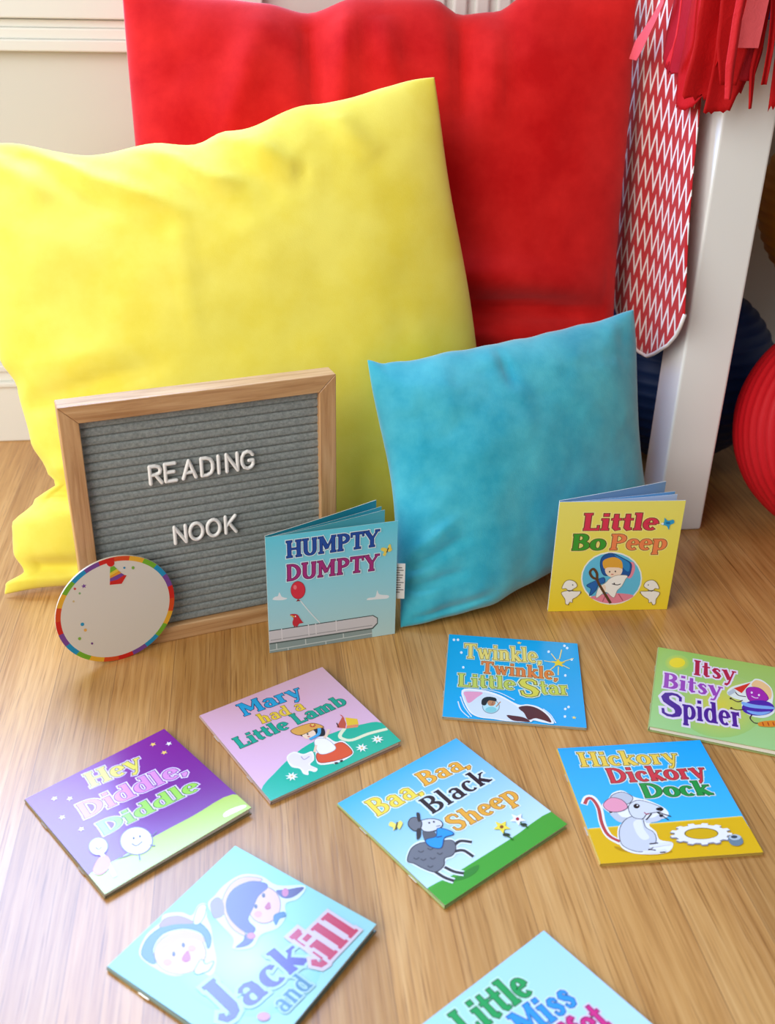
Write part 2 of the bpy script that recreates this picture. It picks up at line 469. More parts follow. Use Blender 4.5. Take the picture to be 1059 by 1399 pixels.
# ------------------------------------------------------------------ printed art
ART = {
    'Humpty': """G|100,206,226|188,222,224
B|232,238,240|39,477 56,500 78,503 90,533 109,491 149,472 110,462
B|232,238,240|769,353 781,371 833,372 849,428 867,389 938,368 932,342 845,347
P|143,163,164|0,0 0,87 810,89 814,0
L|201,214,214|5|2,23 814,38
L|201,214,214|5|54,81 55,27
L|201,214,214|5|280,87 282,32
L|201,214,214|5|579,80 582,39
L|201,214,214|5|143,24 144,-31
L|201,214,214|5|440,30 442,-11
P|80,96,95|0,207 818,208 857,176 858,122 819,78 0,81
P|210,209,214|0,199 815,200 850,172 851,129 813,90 0,92
L|165,165,171|7|10,116 813,113
L|228,226,230|5|97,209 99,109
L|228,226,230|5|305,209 308,110
L|228,226,230|5|362,209 365,110
L|228,226,230|5|522,209 526,111
L|230,240,242|5|242,443 318,320 396,207
P|142,31,44|229,452 214,434 251,433
E|160,32,48|231,531 56,-9 -2,-79
E|217,48,66|231,531 53,-9 -2,-74
E|238,122,128|209,560 13,-2 0,-20
B|201,47,61|164,323 193,326 223,313 239,281 258,244 266,234 233,229 220,211 190,218 182,251 190,289
L|142,31,44|5|198,215 194,204
L|142,31,44|5|215,212 217,200
E|255,255,255|206,302 4,-1 0,-7
L|232,194,74|7|197,299 172,316
B|240,212,90|920,784 881,803 870,783 895,763 886,739 907,729
B|240,212,90|923,784 931,817 945,822 952,792 958,772 935,757
L|74,58,32|7|916,756 931,794
T|HUMPTY|28,74,158|20,42,102|221,240,246|112|140|155,822 851,822
T|DUMPTY|165,44,120|74,22,80|221,240,246|112|139|145,624 850,613""",
    'Bo': """G|235,224,108|242,214,46
T|Little|219,51,80|106,58,32|243,226,138|125|151|208,759 800,755
T|Bo|62,154,46|90,74,24|243,226,138|130|146|136,579 401,578
T|Peep|240,132,80|122,74,32|243,226,138|125|142|448,578 898,572
E|242,240,230|496,308 253,-5 31,-253
E|99,191,224|496,308 242,-5 30,-240
B|232,138,156|341,133 416,153 499,166 608,163 698,142 664,106 595,76 523,69 449,79 385,106
L|184,90,112|7|464,152 448,88
L|184,90,112|7|572,160 617,93
B|229,138,160|618,449 659,455 677,386 654,311 616,330
O|20,40,74|4|389,433 392,507 435,543 488,539 564,497 632,453 646,401 634,332 587,320 478,336 422,350
B|27,85,156|389,433 392,507 435,543 488,539 564,497 632,453 646,401 634,332 587,320 478,336 422,350
B|44,134,196|489,533 565,492 624,448 628,374 583,402 550,471
E|246,220,196|503,390 72,-1 9,-72
B|227,166,58|403,460 423,493 492,510 556,473 574,402 540,411 456,415 424,405
E|42,36,48|471,374 6,0 1,-8
E|42,36,48|518,376 6,0 1,-8
L|192,74,74|5|486,349 506,349
O|154,138,122|4|481,308 537,337 619,333 608,298 586,236 555,195 539,131 514,140 460,183 400,131 387,146 401,226 450,267
B|246,243,236|481,308 537,337 619,333 608,298 586,236 555,195 539,131 514,140 460,183 400,131 387,146 401,226 450,267
E|42,36,48|523,263 6,0 1,-7
L|42,42,58|7|505,259 549,248 577,257
E|246,220,196|442,219 17,0 4,-34
O|20,40,74|4|299,249 364,290 426,320 440,274 392,254 377,199 332,151 337,214
B|37,102,176|299,249 364,290 426,320 440,274 392,254 377,199 332,151 337,214
L|94,65,38|21|516,72 435,198 382,289 367,362 333,404 310,373 336,325 384,302
O|138,116,64|5|99,174 111,191 158,200 207,193 253,188 229,146 193,119 192,88 174,94 160,69 142,78 133,120
B|245,242,234|99,174 111,191 158,200 207,193 253,188 229,146 193,119 192,88 174,94 160,69 142,78 133,120
O|138,116,64|5|98,226 114,281 148,301 195,283 216,244 186,217 159,197 129,225
B|245,242,234|98,226 114,281 148,301 195,283 216,244 186,217 159,197 129,225
L|58,58,58|9|143,204 192,199
E|42,36,48|181,256 5,0 1,-6
L|42,36,48|8|162,69 168,63
L|42,36,48|8|249,179 259,179
O|138,116,64|5|912,157 894,174 844,185 797,180 751,177 786,134 829,105 838,73 855,79 875,53 891,61 890,103
B|245,242,234|912,157 894,174 844,185 797,180 751,177 786,134 829,105 838,73 855,79 875,53 891,61 890,103
O|138,116,64|5|899,209 869,265 830,287 786,271 775,232 811,204 845,182 867,210
B|245,242,234|899,209 869,265 830,287 786,271 775,232 811,204 845,182 867,210
L|58,58,58|9|858,189 810,186
E|42,36,48|807,243 5,0 1,-6
L|42,36,48|8|873,53 869,47
L|42,36,48|8|757,168 747,169
B|47,155,203|830,805 851,825 852,864 880,837 922,846 934,817 905,798 900,756 877,791
E|232,242,246|841,812 11,0 2,-10
E|28,106,158|885,817 19,0 2,-10""",
    'Twinkle': """G|14,168,226|24,172,230
E|228,246,255|41,941 10,1 1,-17
E|228,246,255|72,945 10,1 1,-17
E|228,246,255|104,779 10,1 1,-17
E|228,246,255|125,592 9,1 1,-16
E|228,246,255|898,969 10,1 -1,-17
E|228,246,255|917,941 10,1 -1,-17
E|228,246,255|863,190 9,1 -1,-14
E|228,246,255|887,215 9,1 -1,-14
E|228,246,255|856,105 9,1 -1,-14
E|228,246,255|772,874 10,1 -1,-17
E|228,246,255|943,793 10,1 -1,-16
E|228,246,255|884,585 9,1 -1,-16
S|242,230,122|5|548,962 20,0
S|242,230,122|5|919,100 18,0
L|239,223,134|6|808,738 733,750
L|239,223,134|6|819,703 771,634
L|239,223,134|6|838,687 831,582
L|239,223,134|6|865,715 920,673
L|239,223,134|6|876,756 958,809
L|239,223,134|6|850,786 873,912
L|239,223,134|6|826,768 791,850
S|240,210,60|5|840,733 56,0
T|Twinkle,|242,220,112|138,109,42|217,232,200|108|188|129,710 712,719
T|Twinkle,|232,128,58|122,68,32|217,232,200|108|151|259,534 825,523
T|Little|201,210,88|90,106,42|217,232,200|112|154|95,355 507,364
T|S|221,212,76|106,106,42|217,232,200|115|208|545,292 687,299
T|tar|201,210,88|90,106,42|217,232,200|112|157|699,337 900,351
L|221,242,250|8|101,177 127,82 186,8
L|221,242,250|8|116,233 149,120 202,17
L|221,242,250|8|263,343 390,317 506,240
L|221,242,250|6|705,167 753,110 788,20
P|244,248,250|123,306 142,328 175,336 214,336 251,334 287,329 323,319 360,305 396,288 430,266 465,238 498,212 526,195 547,191 564,195 579,201 596,204 615,202 634,199 653,194 672,185 691,171 710,154 727,134 742,114 755,89 767,60 775,33 775,15 763,8 743,9 720,13 700,16 682,20 664,25 648,29 634,31 627,27 625,21 621,14 606,8 576,5 537,2 494,1 457,0 427,1 399,4 373,8 346,11 319,12 292,12 266,15 242,22 222,33 203,47 187,66 172,96 154,143 135,204 122,263
P|220,232,238|137,293 154,311 183,317 218,315 252,311 285,306 320,296 356,283 390,267 423,249 456,227 487,202 514,176 538,145 560,110 578,77 590,51 599,36 603,26 601,21 590,17 565,13 530,11 492,10 457,11 428,12 400,15 373,18 346,21 320,22 295,22 270,23 248,30 229,41 212,55 196,75 182,102 165,146 148,201 137,255
B|239,160,192|140,288 208,302 275,297 236,239 178,166 153,229
E|143,168,176|336,147 63,8 1,-81
E|191,232,238|336,147 56,7 1,-71
E|138,210,214|337,111 40,5 0,-32
E|196,138,94|340,190 29,4 0,-38
B|30,24,32|268,170 274,222 310,254 367,248 372,210 322,213 300,160 280,154
L|196,138,94|8|373,148 404,209
E|42,36,48|349,195 3,0 0,-7
L|160,48,48|5|338,172 354,176
P|85,40,48|531,158 539,168 555,177 575,183 593,186 610,186 627,183 644,177 660,169 677,157 695,142 711,124 725,106 738,85 749,60 756,38 757,23 749,21 734,26 717,34 701,41 687,45 673,50 659,54 646,55 633,49 621,40 609,32 599,31 590,43 583,61 577,82 569,101 558,117 544,132 534,146
P|85,40,48|446,61 453,65 467,66 485,64 502,63 518,62 536,60 553,57 568,52 583,43 597,32 607,20 609,12 601,8 584,7 564,7 545,8 529,7 513,8 498,9 485,14 471,24 458,38 449,52""",
    'Itsy': """G|156,200,94|164,212,136
R|220,210,74;160,204,112|478,410 296,98 6,-382
R|245,218,30;160,204,100|147,841 91,30 6,-111
E|244,220,42|147,844 57,19 3,-65
T|Itsy|179,36,71||234,220,232|125|200|273,721 572,725
T|Bitsy|158,72,178||234,220,232|125|193|60,490 478,495
T|S|74,34,142||234,220,232|125|286|58,153 216,154
T|pider|74,34,142||234,220,232|125|246|219,161 614,183
B|232,239,224|512,563 548,655 677,760 710,808 761,808 819,737 835,638 827,526 838,438 788,361 726,333 656,348 617,425 612,501 558,515
B|240,200,136|686,709 710,788 760,788 814,727 824,635 804,581 758,677
O|90,20,104|3|647,624 667,682 731,700 776,654 797,578 738,515 671,518
B|160,42,166|647,624 667,682 731,700 776,654 797,578 738,515 671,518
E|58,42,162|726,450 111,37 -1,-94
B|120,174,230|619,488 702,481 818,495 831,469 701,438 625,448
B|120,174,230|649,394 727,401 813,433 753,372 683,364
E|242,226,242|685,623 7,2 0,-14
E|242,226,242|735,608 7,2 0,-14
L|242,226,242|6|683,580 707,564 730,572
P|216,56,42|679,748 559,636 614,593
P|184,196,200|559,636 514,570 526,532 576,600
L|42,26,58|7|621,507 585,477 542,503
L|42,26,58|7|634,404 585,377 543,386
L|42,26,58|7|644,559 594,558 571,590
L|42,26,58|7|683,353 670,307 695,265 726,267
E|42,36,48|538,502 8,3 0,-11
E|42,36,48|543,386 8,3 0,-11
B|228,138,42|721,262 752,296 831,331 874,316 829,260 738,236
L|176,58,32|8|752,287 760,249
L|176,58,32|8|787,299 795,260
L|176,58,32|8|822,310 830,272""",
    'Mary': """G|226,180,204|230,188,214
P|24,181,150|0,0 0,121 26,147 73,175 124,198 171,221 214,242 255,260 296,276 336,290 373,302 408,312 445,320 485,326 532,330 583,332 635,332 685,329 732,324 780,317 825,308 867,297 907,286 945,275 978,258 1000,231 1000,0
L|232,235,200|26|995,155 862,186 733,195 687,241 692,283 758,325
P|200,84,60|719,368 819,445 793,362 760,321 727,353
P|239,197,46|824,421 884,360 860,307 786,340
P|232,138,90|786,340 859,305 838,285 765,318
L|74,32,32|9|743,405 729,357
P|200,84,60|807,469 817,457 812,402
T|Mary|31,166,220|29,61,106||125|143|253,829 709,799
T|had a|239,203,53|138,106,42||118|110|316,687 644,658
T|Little Lamb|23,167,140|15,90,74||125|119|69,545 916,539
B|246,240,240|283,295 350,315 389,259 451,248 422,173 373,145 393,85 364,67 336,99 314,68 293,95 297,149 262,200
B|237,227,236|287,283 342,301 381,246 436,238 412,179 366,155 382,92 340,111 312,101 307,161 276,210
L|184,168,184|7|365,246 367,209 411,216
B|246,240,240|542,339 606,322 630,243 679,216 674,85 583,54 491,72 420,119 455,211
O|138,42,26|5|466,209 540,203 599,219 664,206 665,91 589,74 490,97 435,133
B|224,83,47|466,209 540,203 599,219 664,206 665,91 589,74 490,97 435,133
O|154,154,168|3|523,334 589,308 604,223 586,178 515,176 479,215
B|250,246,246|523,334 589,308 604,223 586,178 515,176 479,215
L|243,211,181|21|590,315 626,342 661,376
L|243,211,181|17|507,287 460,232
B|36,28,32|472,469 565,460 636,413 605,340 554,359 478,409
E|246,216,188|523,410 39,-26 -27,-45
O|122,74,26|5|439,507 515,514 604,491 643,418 582,433 469,436
B|226,166,70|439,507 515,514 604,491 643,418 582,433 469,436
E|200,68,42|591,474 17,-11 -10,-17
S|240,208,96|5|593,478 17,0
L|74,166,218|24|613,423 575,371 499,360
E|42,36,48|516,415 5,-3 -5,-9
L|192,58,74|9|503,393 514,380
L|243,232,224|14|514,71 511,54
L|42,36,48|16|510,64 531,55
L|42,36,48|16|549,58 571,57
S|242,248,246|8|217,113 43,0
E|232,192,128|217,113 7,-4 -5,-8
S|242,248,246|8|741,88 44,0
E|232,192,128|741,88 7,-5 -6,-9
S|242,248,246|8|876,100 45,0
E|232,192,128|876,100 7,-5 -6,-9""",
    'Hey': """G|128,22,142|116,24,136
P|178,204,60|0,0 0,185 16,193 85,194 160,186 228,183 283,186 333,190 384,192 438,194 499,192 562,190 628,186 695,183 771,185 852,190 927,189 983,173 1000,152 1000,0
P|240,242,192|843,72 854,76 867,78 882,78 899,77 919,73 942,66 964,59 978,52 986,45 989,37 986,30 978,26 960,26 936,28 909,31 887,34 869,36 853,37 840,39 832,43 829,49 831,58 836,66
T|Hey|226,212,80|138,122,48|217,200,228|120|143|358,828 700,780
T|Diddle,|217,138,200|122,58,138|230,214,238|115|143|189,609 882,534
T|Diddle|152,208,64|74,106,42|230,214,238|118|120|209,404 855,350
S|242,200,106|5|859,923 23,0
S|244,238,244|5|941,858 23,0
S|242,200,106|5|871,802 23,0
S|244,238,244|5|138,893 22,0
S|242,224,160|5|208,827 22,0
S|244,238,244|5|98,710 21,0
S|242,224,160|5|138,541 21,0
E|122,106,144|336,236 74,-65 -58,-100
E|237,232,240|336,236 69,-60 -54,-93
E|218,210,226|336,236 48,-42 -38,-65
L|106,90,128|7|303,233 314,199 357,205
E|42,36,48|333,263 4,-4 -5,-8
E|42,36,48|368,250 4,-4 -5,-8
L|106,90,128|8|413,205 449,212 464,223
L|106,90,128|8|374,153 396,123
L|106,90,128|8|293,135 273,87
L|106,90,128|8|264,165 234,167 184,188
E|122,106,144|146,346 44,-38 -35,-65
E|230,216,234|146,346 39,-34 -32,-59
L|230,216,234|23|132,281 122,171 104,72
B|224,128,176|102,259 147,244 127,167 53,140 30,194
L|106,90,128|7|129,351 136,321 159,330""",
    'Baa': """G|63,180,234|210,236,244
P|67,166,54|0,0 0,152 11,155 78,150 156,138 238,130 326,128 421,127 520,126 617,126 721,131 830,139 929,142 1000,134 1000,0
P|63,162,51|0,0 0,96 8,134 254,135 620,129 1000,135 1000,0
T|Baa,|242,218,78|176,138,42|230,244,238|108|150|125,768 485,749
T|Baa,|240,174,58|160,112,42|230,244,238|108|126|527,791 888,746
T|Black|30,24,38||220,238,246|112|147|402,572 903,562
T|Sheep|234,170,60|154,106,42|230,244,238|112|138|419,370 930,333
B|44,134,48|136,113 220,109 295,110 349,96 296,67 207,75
L|232,244,248|42|322,294 387,303 438,252
L|232,244,248|42|303,263 354,235 367,163
L|232,244,248|42|115,216 129,150 155,98
L|232,244,248|42|181,209 201,149 237,104
B|232,244,248|35,385 116,447 200,453 275,399 363,350 339,270 275,232 226,242 184,207 103,203 65,273 46,336
L|48,50,58|21|322,294 387,303 438,252
L|48,50,58|21|303,263 354,235 367,163
L|48,50,58|21|115,216 129,150 155,98
L|48,50,58|21|181,209 201,149 237,104
O|48,50,58|6|44,378 120,434 193,434 264,387 351,336 329,278 276,249 225,259 182,220 115,216 79,279 60,341
B|110,115,124|44,378 120,434 193,434 264,387 351,336 329,278 276,249 225,259 182,220 115,216 79,279 60,341
L|74,78,88|8|141,399 146,379 168,379
L|74,78,88|8|198,379 203,359 224,359
L|74,78,88|8|111,342 116,323 138,322
L|74,78,88|8|161,315 166,296 187,295
L|74,78,88|8|218,317 223,297 244,297
L|74,78,88|8|109,276 114,257 135,256
L|74,78,88|8|84,374 89,355 111,354
B|90,94,104|258,499 312,486 308,412 270,347 210,389
O|48,50,58|6|298,570 366,548 401,501 383,463 316,464 271,503
B|220,222,228|298,570 366,548 401,501 383,463 316,464 271,503
L|122,126,136|8|353,479 378,469
E|42,36,48|339,528 5,-4 -5,-6
E|42,36,48|367,517 5,-4 -5,-6
O|48,50,58|6|228,590 268,623 302,612 305,565 266,529 228,536
B|110,115,124|228,590 268,623 302,612 305,565 266,529 228,536
B|48,50,58|330,640 344,625 304,573 294,583
B|48,50,58|244,533 265,522 225,476 192,472
O|20,80,138|6|232,432 298,415 348,458 384,416 393,370 330,381 262,334 221,380
B|30,152,222|232,432 298,415 348,458 384,416 393,370 330,381 262,334 221,380
L|20,80,138|10|294,411 328,396
B|238,224,106|170,639 161,681 130,665 138,634 124,612
B|238,224,106|173,637 209,653 211,628 184,609 158,600
L|90,74,42|10|142,612 190,653
L|42,106,42|10|648,202 637,163 647,112
L|42,106,42|10|780,199 778,166 787,125
E|28,58,42|640,165 18,-14 -9,-10
E|28,58,42|782,158 16,-12 -10,-10
S|244,222,74|5|664,229 58,0
E|138,74,32|663,228 9,-7 -10,-10
S|246,244,250|5|786,215 55,0
E|176,42,58|786,215 9,-7 -10,-10""",
    'Hickory': """G|0,170,238|76,196,242
P|230,184,28|0,0 0,276 996,296 1000,178 1000,0
L|242,216,96|6|11,277 992,295
T|Hickory|242,206,76|106,90,42|216,236,216|115|138|117,822 776,798
T|Dickory|214,58,70|106,42,42|221,236,224|115|138|259,654 909,648
T|Dock|30,154,68|26,74,42|221,236,224|120|130|436,503 882,496
B|192,148,24|125,124 253,70 436,66 439,45 307,37 152,84
L|246,248,250|44|35,481 68,533 105,530 121,445 104,319 112,212 167,151
B|246,248,250|162,190 192,275 235,325 170,400 144,462 207,523 249,567 316,581 374,518 458,476 536,400 525,332 392,284 410,217 413,150 482,118 416,47 247,52 165,103
L|190,74,74|22|40,484 70,529 101,522 116,442 100,315 111,215 165,158
O|74,78,88|5|224,531 305,566 360,519 318,466 246,468
B|196,202,210|224,531 305,566 360,519 318,466 246,468
L|201,207,214|50|195,393 225,335 288,320
O|74,78,88|5|175,189 207,274 274,340 360,351 357,260 392,213 387,152 338,88 253,70 179,119
B|211,216,222|175,189 207,274 274,340 360,351 357,260 392,213 387,152 338,88 253,70 179,119
B|238,240,242|296,302 351,324 344,244 354,173 309,159 287,214
L|211,216,222|37|373,309 444,316 489,343
E|42,36,48|489,343 13,-1 -4,-12
E|42,36,48|185,406 12,-1 -4,-13
O|74,78,88|5|311,438 376,483 440,464 515,407 487,380 407,368 359,329 307,355
B|221,226,231|311,438 376,483 440,464 515,407 487,380 407,368 359,329 307,355
O|106,90,104|5|157,467 220,520 283,497 299,434 239,402 174,413
B|240,160,182|157,467 220,520 283,497 299,434 239,402 174,413
E|23,23,28|361,437 20,-2 -7,-20
E|23,23,28|498,399 24,-2 -5,-14
E|255,255,255|368,442 5,0 -2,-5
L|176,80,96|8|391,381 399,365 418,367
L|48,52,60|5|471,374 522,303
L|48,52,60|5|472,377 548,330
L|48,52,60|5|434,366 382,316
L|236,238,240|22|277,63 342,61 420,64
L|236,238,240|22|330,102 385,108 468,117
L|42,36,48|8|316,81 358,69
L|42,36,48|8|337,122 391,124
L|42,36,48|6|378,51 412,51
P|138,138,138|847,158 875,154 867,137 839,138 824,124 844,114 820,101 796,108 767,98 775,86 741,79 726,90 690,88 685,75 647,77 645,89 611,94 593,85 561,93 572,105 546,116 520,112 500,126 522,134 510,149 482,151 479,168 507,170 512,186 488,193 503,209 530,205 552,218 537,229 567,240 588,230 621,237 620,250 658,253 667,240 703,239 716,251 753,246 748,233 779,224 803,232 830,219 812,209 831,195 860,197 871,180 845,175
P|244,243,240|846,167 872,163 865,147 838,147 823,133 842,124 820,111 796,118 768,108 776,97 742,90 728,101 693,98 688,86 652,87 649,100 616,104 599,95 567,104 578,115 553,126 528,121 508,136 529,143 518,158 490,159 487,176 515,178 520,194 496,201 511,216 538,212 559,225 545,236 574,246 594,237 626,243 625,256 662,259 671,247 706,246 718,257 754,252 749,239 780,231 802,238 829,226 812,216 830,202 858,204 869,188 844,183
E|138,122,48|682,175 105,-9 -18,-46
E|221,178,28|682,173 97,-9 -16,-41
B|111,136,150|832,127 881,147 913,126 907,80 863,58 827,75
B|184,202,212|838,133 883,150 914,130 892,107 851,107
E|58,74,84|872,130 20,-2 -5,-12""",
    'Jack': """G|109,184,177|144,196,192
R|176,202,178;125,189,184|434,416 214,-310 -245,-209
P|196,208,206|142,928 163,949 191,966 222,978 250,987 277,990 304,988 330,985 351,984 368,990 380,999 391,1006 404,1005 420,995 437,978 453,958 465,940 472,922 474,902 476,885 483,874 499,874 520,881 541,890 558,893 570,889 579,882 585,872 584,861 575,848 558,833 540,816 524,800 513,783 503,766 494,749 482,731 468,713 451,695 434,676 416,655 397,631 376,604 356,579 336,559 314,544 292,531 272,525 257,526 250,539 250,560 249,585 241,607 222,625 197,641 171,658 152,678 141,703 134,732 130,762 129,793 127,827 127,864 131,899
E|118,91,96|270,756 79,-114 -97,-93
E|206,161,144|270,756 76,-110 -94,-90
B|185,144,91|221,875 292,895 388,845 416,741 388,695 370,768 321,822 246,839
O|36,49,77|5|163,929 261,966 388,928 465,817 443,703 375,653 427,745 396,853 305,920 207,896 151,820 139,872
B|54,94,135|163,929 261,966 388,928 465,817 443,703 375,653 427,745 396,853 305,920 207,896 151,820 139,872
P|144,96,113|326,966 332,975 348,982 367,986 384,985 399,979 415,967 429,952 440,937 448,919 454,898 457,878 459,861 459,848 458,835 455,828 448,829 437,841 422,862 405,887 389,907 371,924 350,940 334,954
O|91,104,118|5|455,831 544,880 575,857 523,817 469,804
B|209,209,206|455,831 544,880 575,857 523,817 469,804
B|172,36,58|250,725 303,732 271,682 242,694
E|36,27,41|246,779 5,-7 -11,-11
E|36,27,41|315,776 5,-7 -11,-11
E|206,132,130|190,770 13,-19 -15,-14
E|206,132,130|325,725 12,-17 -14,-13
O|77,91,104|5|234,617 300,633 290,595 326,573 275,558 256,568 225,589
B|199,206,199|234,617 300,633 290,595 326,573 275,558 256,568 225,589
P|196,208,206|587,851 603,861 621,863 639,861 659,861 679,864 700,867 722,868 746,867 772,863 801,858 829,849 853,836 872,817 887,793 900,766 908,738 910,710 906,679 903,648 908,616 927,581 956,544 982,510 993,484 981,469 955,461 924,459 898,459 880,466 864,480 849,492 833,496 816,487 799,471 781,452 763,439 742,432 720,427 698,426 677,428 656,437 635,452 615,466 594,475 572,474 550,466 528,459 508,460 488,474 467,496 451,519 443,539 448,550 463,557 481,567 496,585 507,617 516,659 526,702 536,740 547,773 559,805 572,831
O|118,91,77|5|651,799 761,838 847,810 892,720 844,725 715,767 613,688 548,542 541,625 587,725
B|192,151,116|651,799 761,838 847,810 892,720 844,725 715,767 613,688 548,542 541,625 587,725
B|132,104,134|594,841 652,845 651,799 583,730 536,760
E|118,91,96|759,589 53,-77 -100,-83
E|206,163,144|759,589 51,-73 -95,-79
B|63,48,103|662,782 751,805 842,764 882,685 861,649 787,653 704,623 633,594 610,524 564,527 565,622 596,713
P|63,48,103|873,598 880,596 887,586 897,572 909,557 928,538 952,516 972,496 980,482 969,476 945,477 917,481 895,487 881,495 868,506 859,519 854,533 854,550 859,571 866,588
B|63,48,103|552,546 569,496 506,487 456,535 512,531
E|185,91,123|892,547 11,-15 -24,-19
E|185,91,123|561,513 14,-20 -16,-14
B|172,36,58|749,577 789,579 762,545 741,555
E|36,27,41|724,620 5,-8 -12,-10
E|36,27,41|807,634 5,-8 -12,-10
E|206,132,130|691,576 12,-17 -16,-13
B|26,91,123|707,481 740,499 784,468 763,439 732,457 687,446
T|J|72,55,141||161,196,192|145|247|87,280 209,260
T|ack|72,55,141||161,196,192|135|188|224,237 609,164
T|J|184,27,63||199,182,185|145|257|597,86 708,75
T|ill|184,27,63||199,182,185|130|209|673,71 908,56
T|and|40,104,127||161,196,192|110|120|298,70 505,52
E|192,123,144|226,149 19,-27 -19,-16""",
    'Miss': """G|168,220,244|196,232,246
T|Little|24,160,84|42,90,68|196,236,212|120|164|234,807 677,787
T|Miss|46,152,222|36,80,138|208,232,248|120|153|455,622 801,598
T|Muffet|212,46,134|106,26,74|236,208,228|120|153|344,455 839,412""",
    'Card': """S|124,74,156|5|-209,266 20,0
E|216,74,74|-274,263 9,-3 -1,-10
E|140,184,120|-245,216 8,-2 -1,-9
E|216,192,138|-295,163 8,-2 -1,-9
E|42,156,200|-257,-46 13,-4 -2,-15
E|237,178,90|-242,-101 11,-4 -2,-13
E|134,184,74|-291,-160 11,-4 -2,-13
E|124,74,140|-208,-231 8,-3 -1,-10
E|42,140,184|92,333 8,-2 -1,-9
E|134,184,74|155,315 11,-3 -1,-13
P|216,40,30|-27,223 -23,253 67,282 102,266 59,207
P|124,74,156|-23,250 -20,275 66,297 86,275 33,251
P|240,160,48|-20,275 -18,296 50,320 66,297
P|240,208,64|-19,294 -15,320 37,341 50,319
P|122,184,46|-15,320 -8,367 20,369 38,340
E|221,34,24|-2,400 27,-8 -3,-29""",
}

# ------------------------------------------------------------------ serif letters, drawn as strokes (cap height 1)
K, NN, X = 0.20, 0.085, 0.68


def arc(cx, cy, rx, ry, a0, a1, n=12, k=K, thin=NN):
    out = []
    for i in range(n + 1):
        a = math.radians(a0 + (a1 - a0) * i / n)
        out.append((cx + rx * math.cos(a), cy + ry * math.sin(a), thin + (k - thin) * abs(math.cos(a)) ** 1.3))
    return out


def st(x, y0, y1, w=K):
    return [(x, y0, w), (x, y1, w)]


def sf(x, y, w=0.17):
    yy = y + 0.042 if y < 0.3 else y - 0.042
    return [(x - w, yy, NN), (x + w, yy, NN)]


def hs(x, y, w=0.17):
    return [(x - w, y - 0.042, NN), (x + 0.02, y - 0.042, NN)]


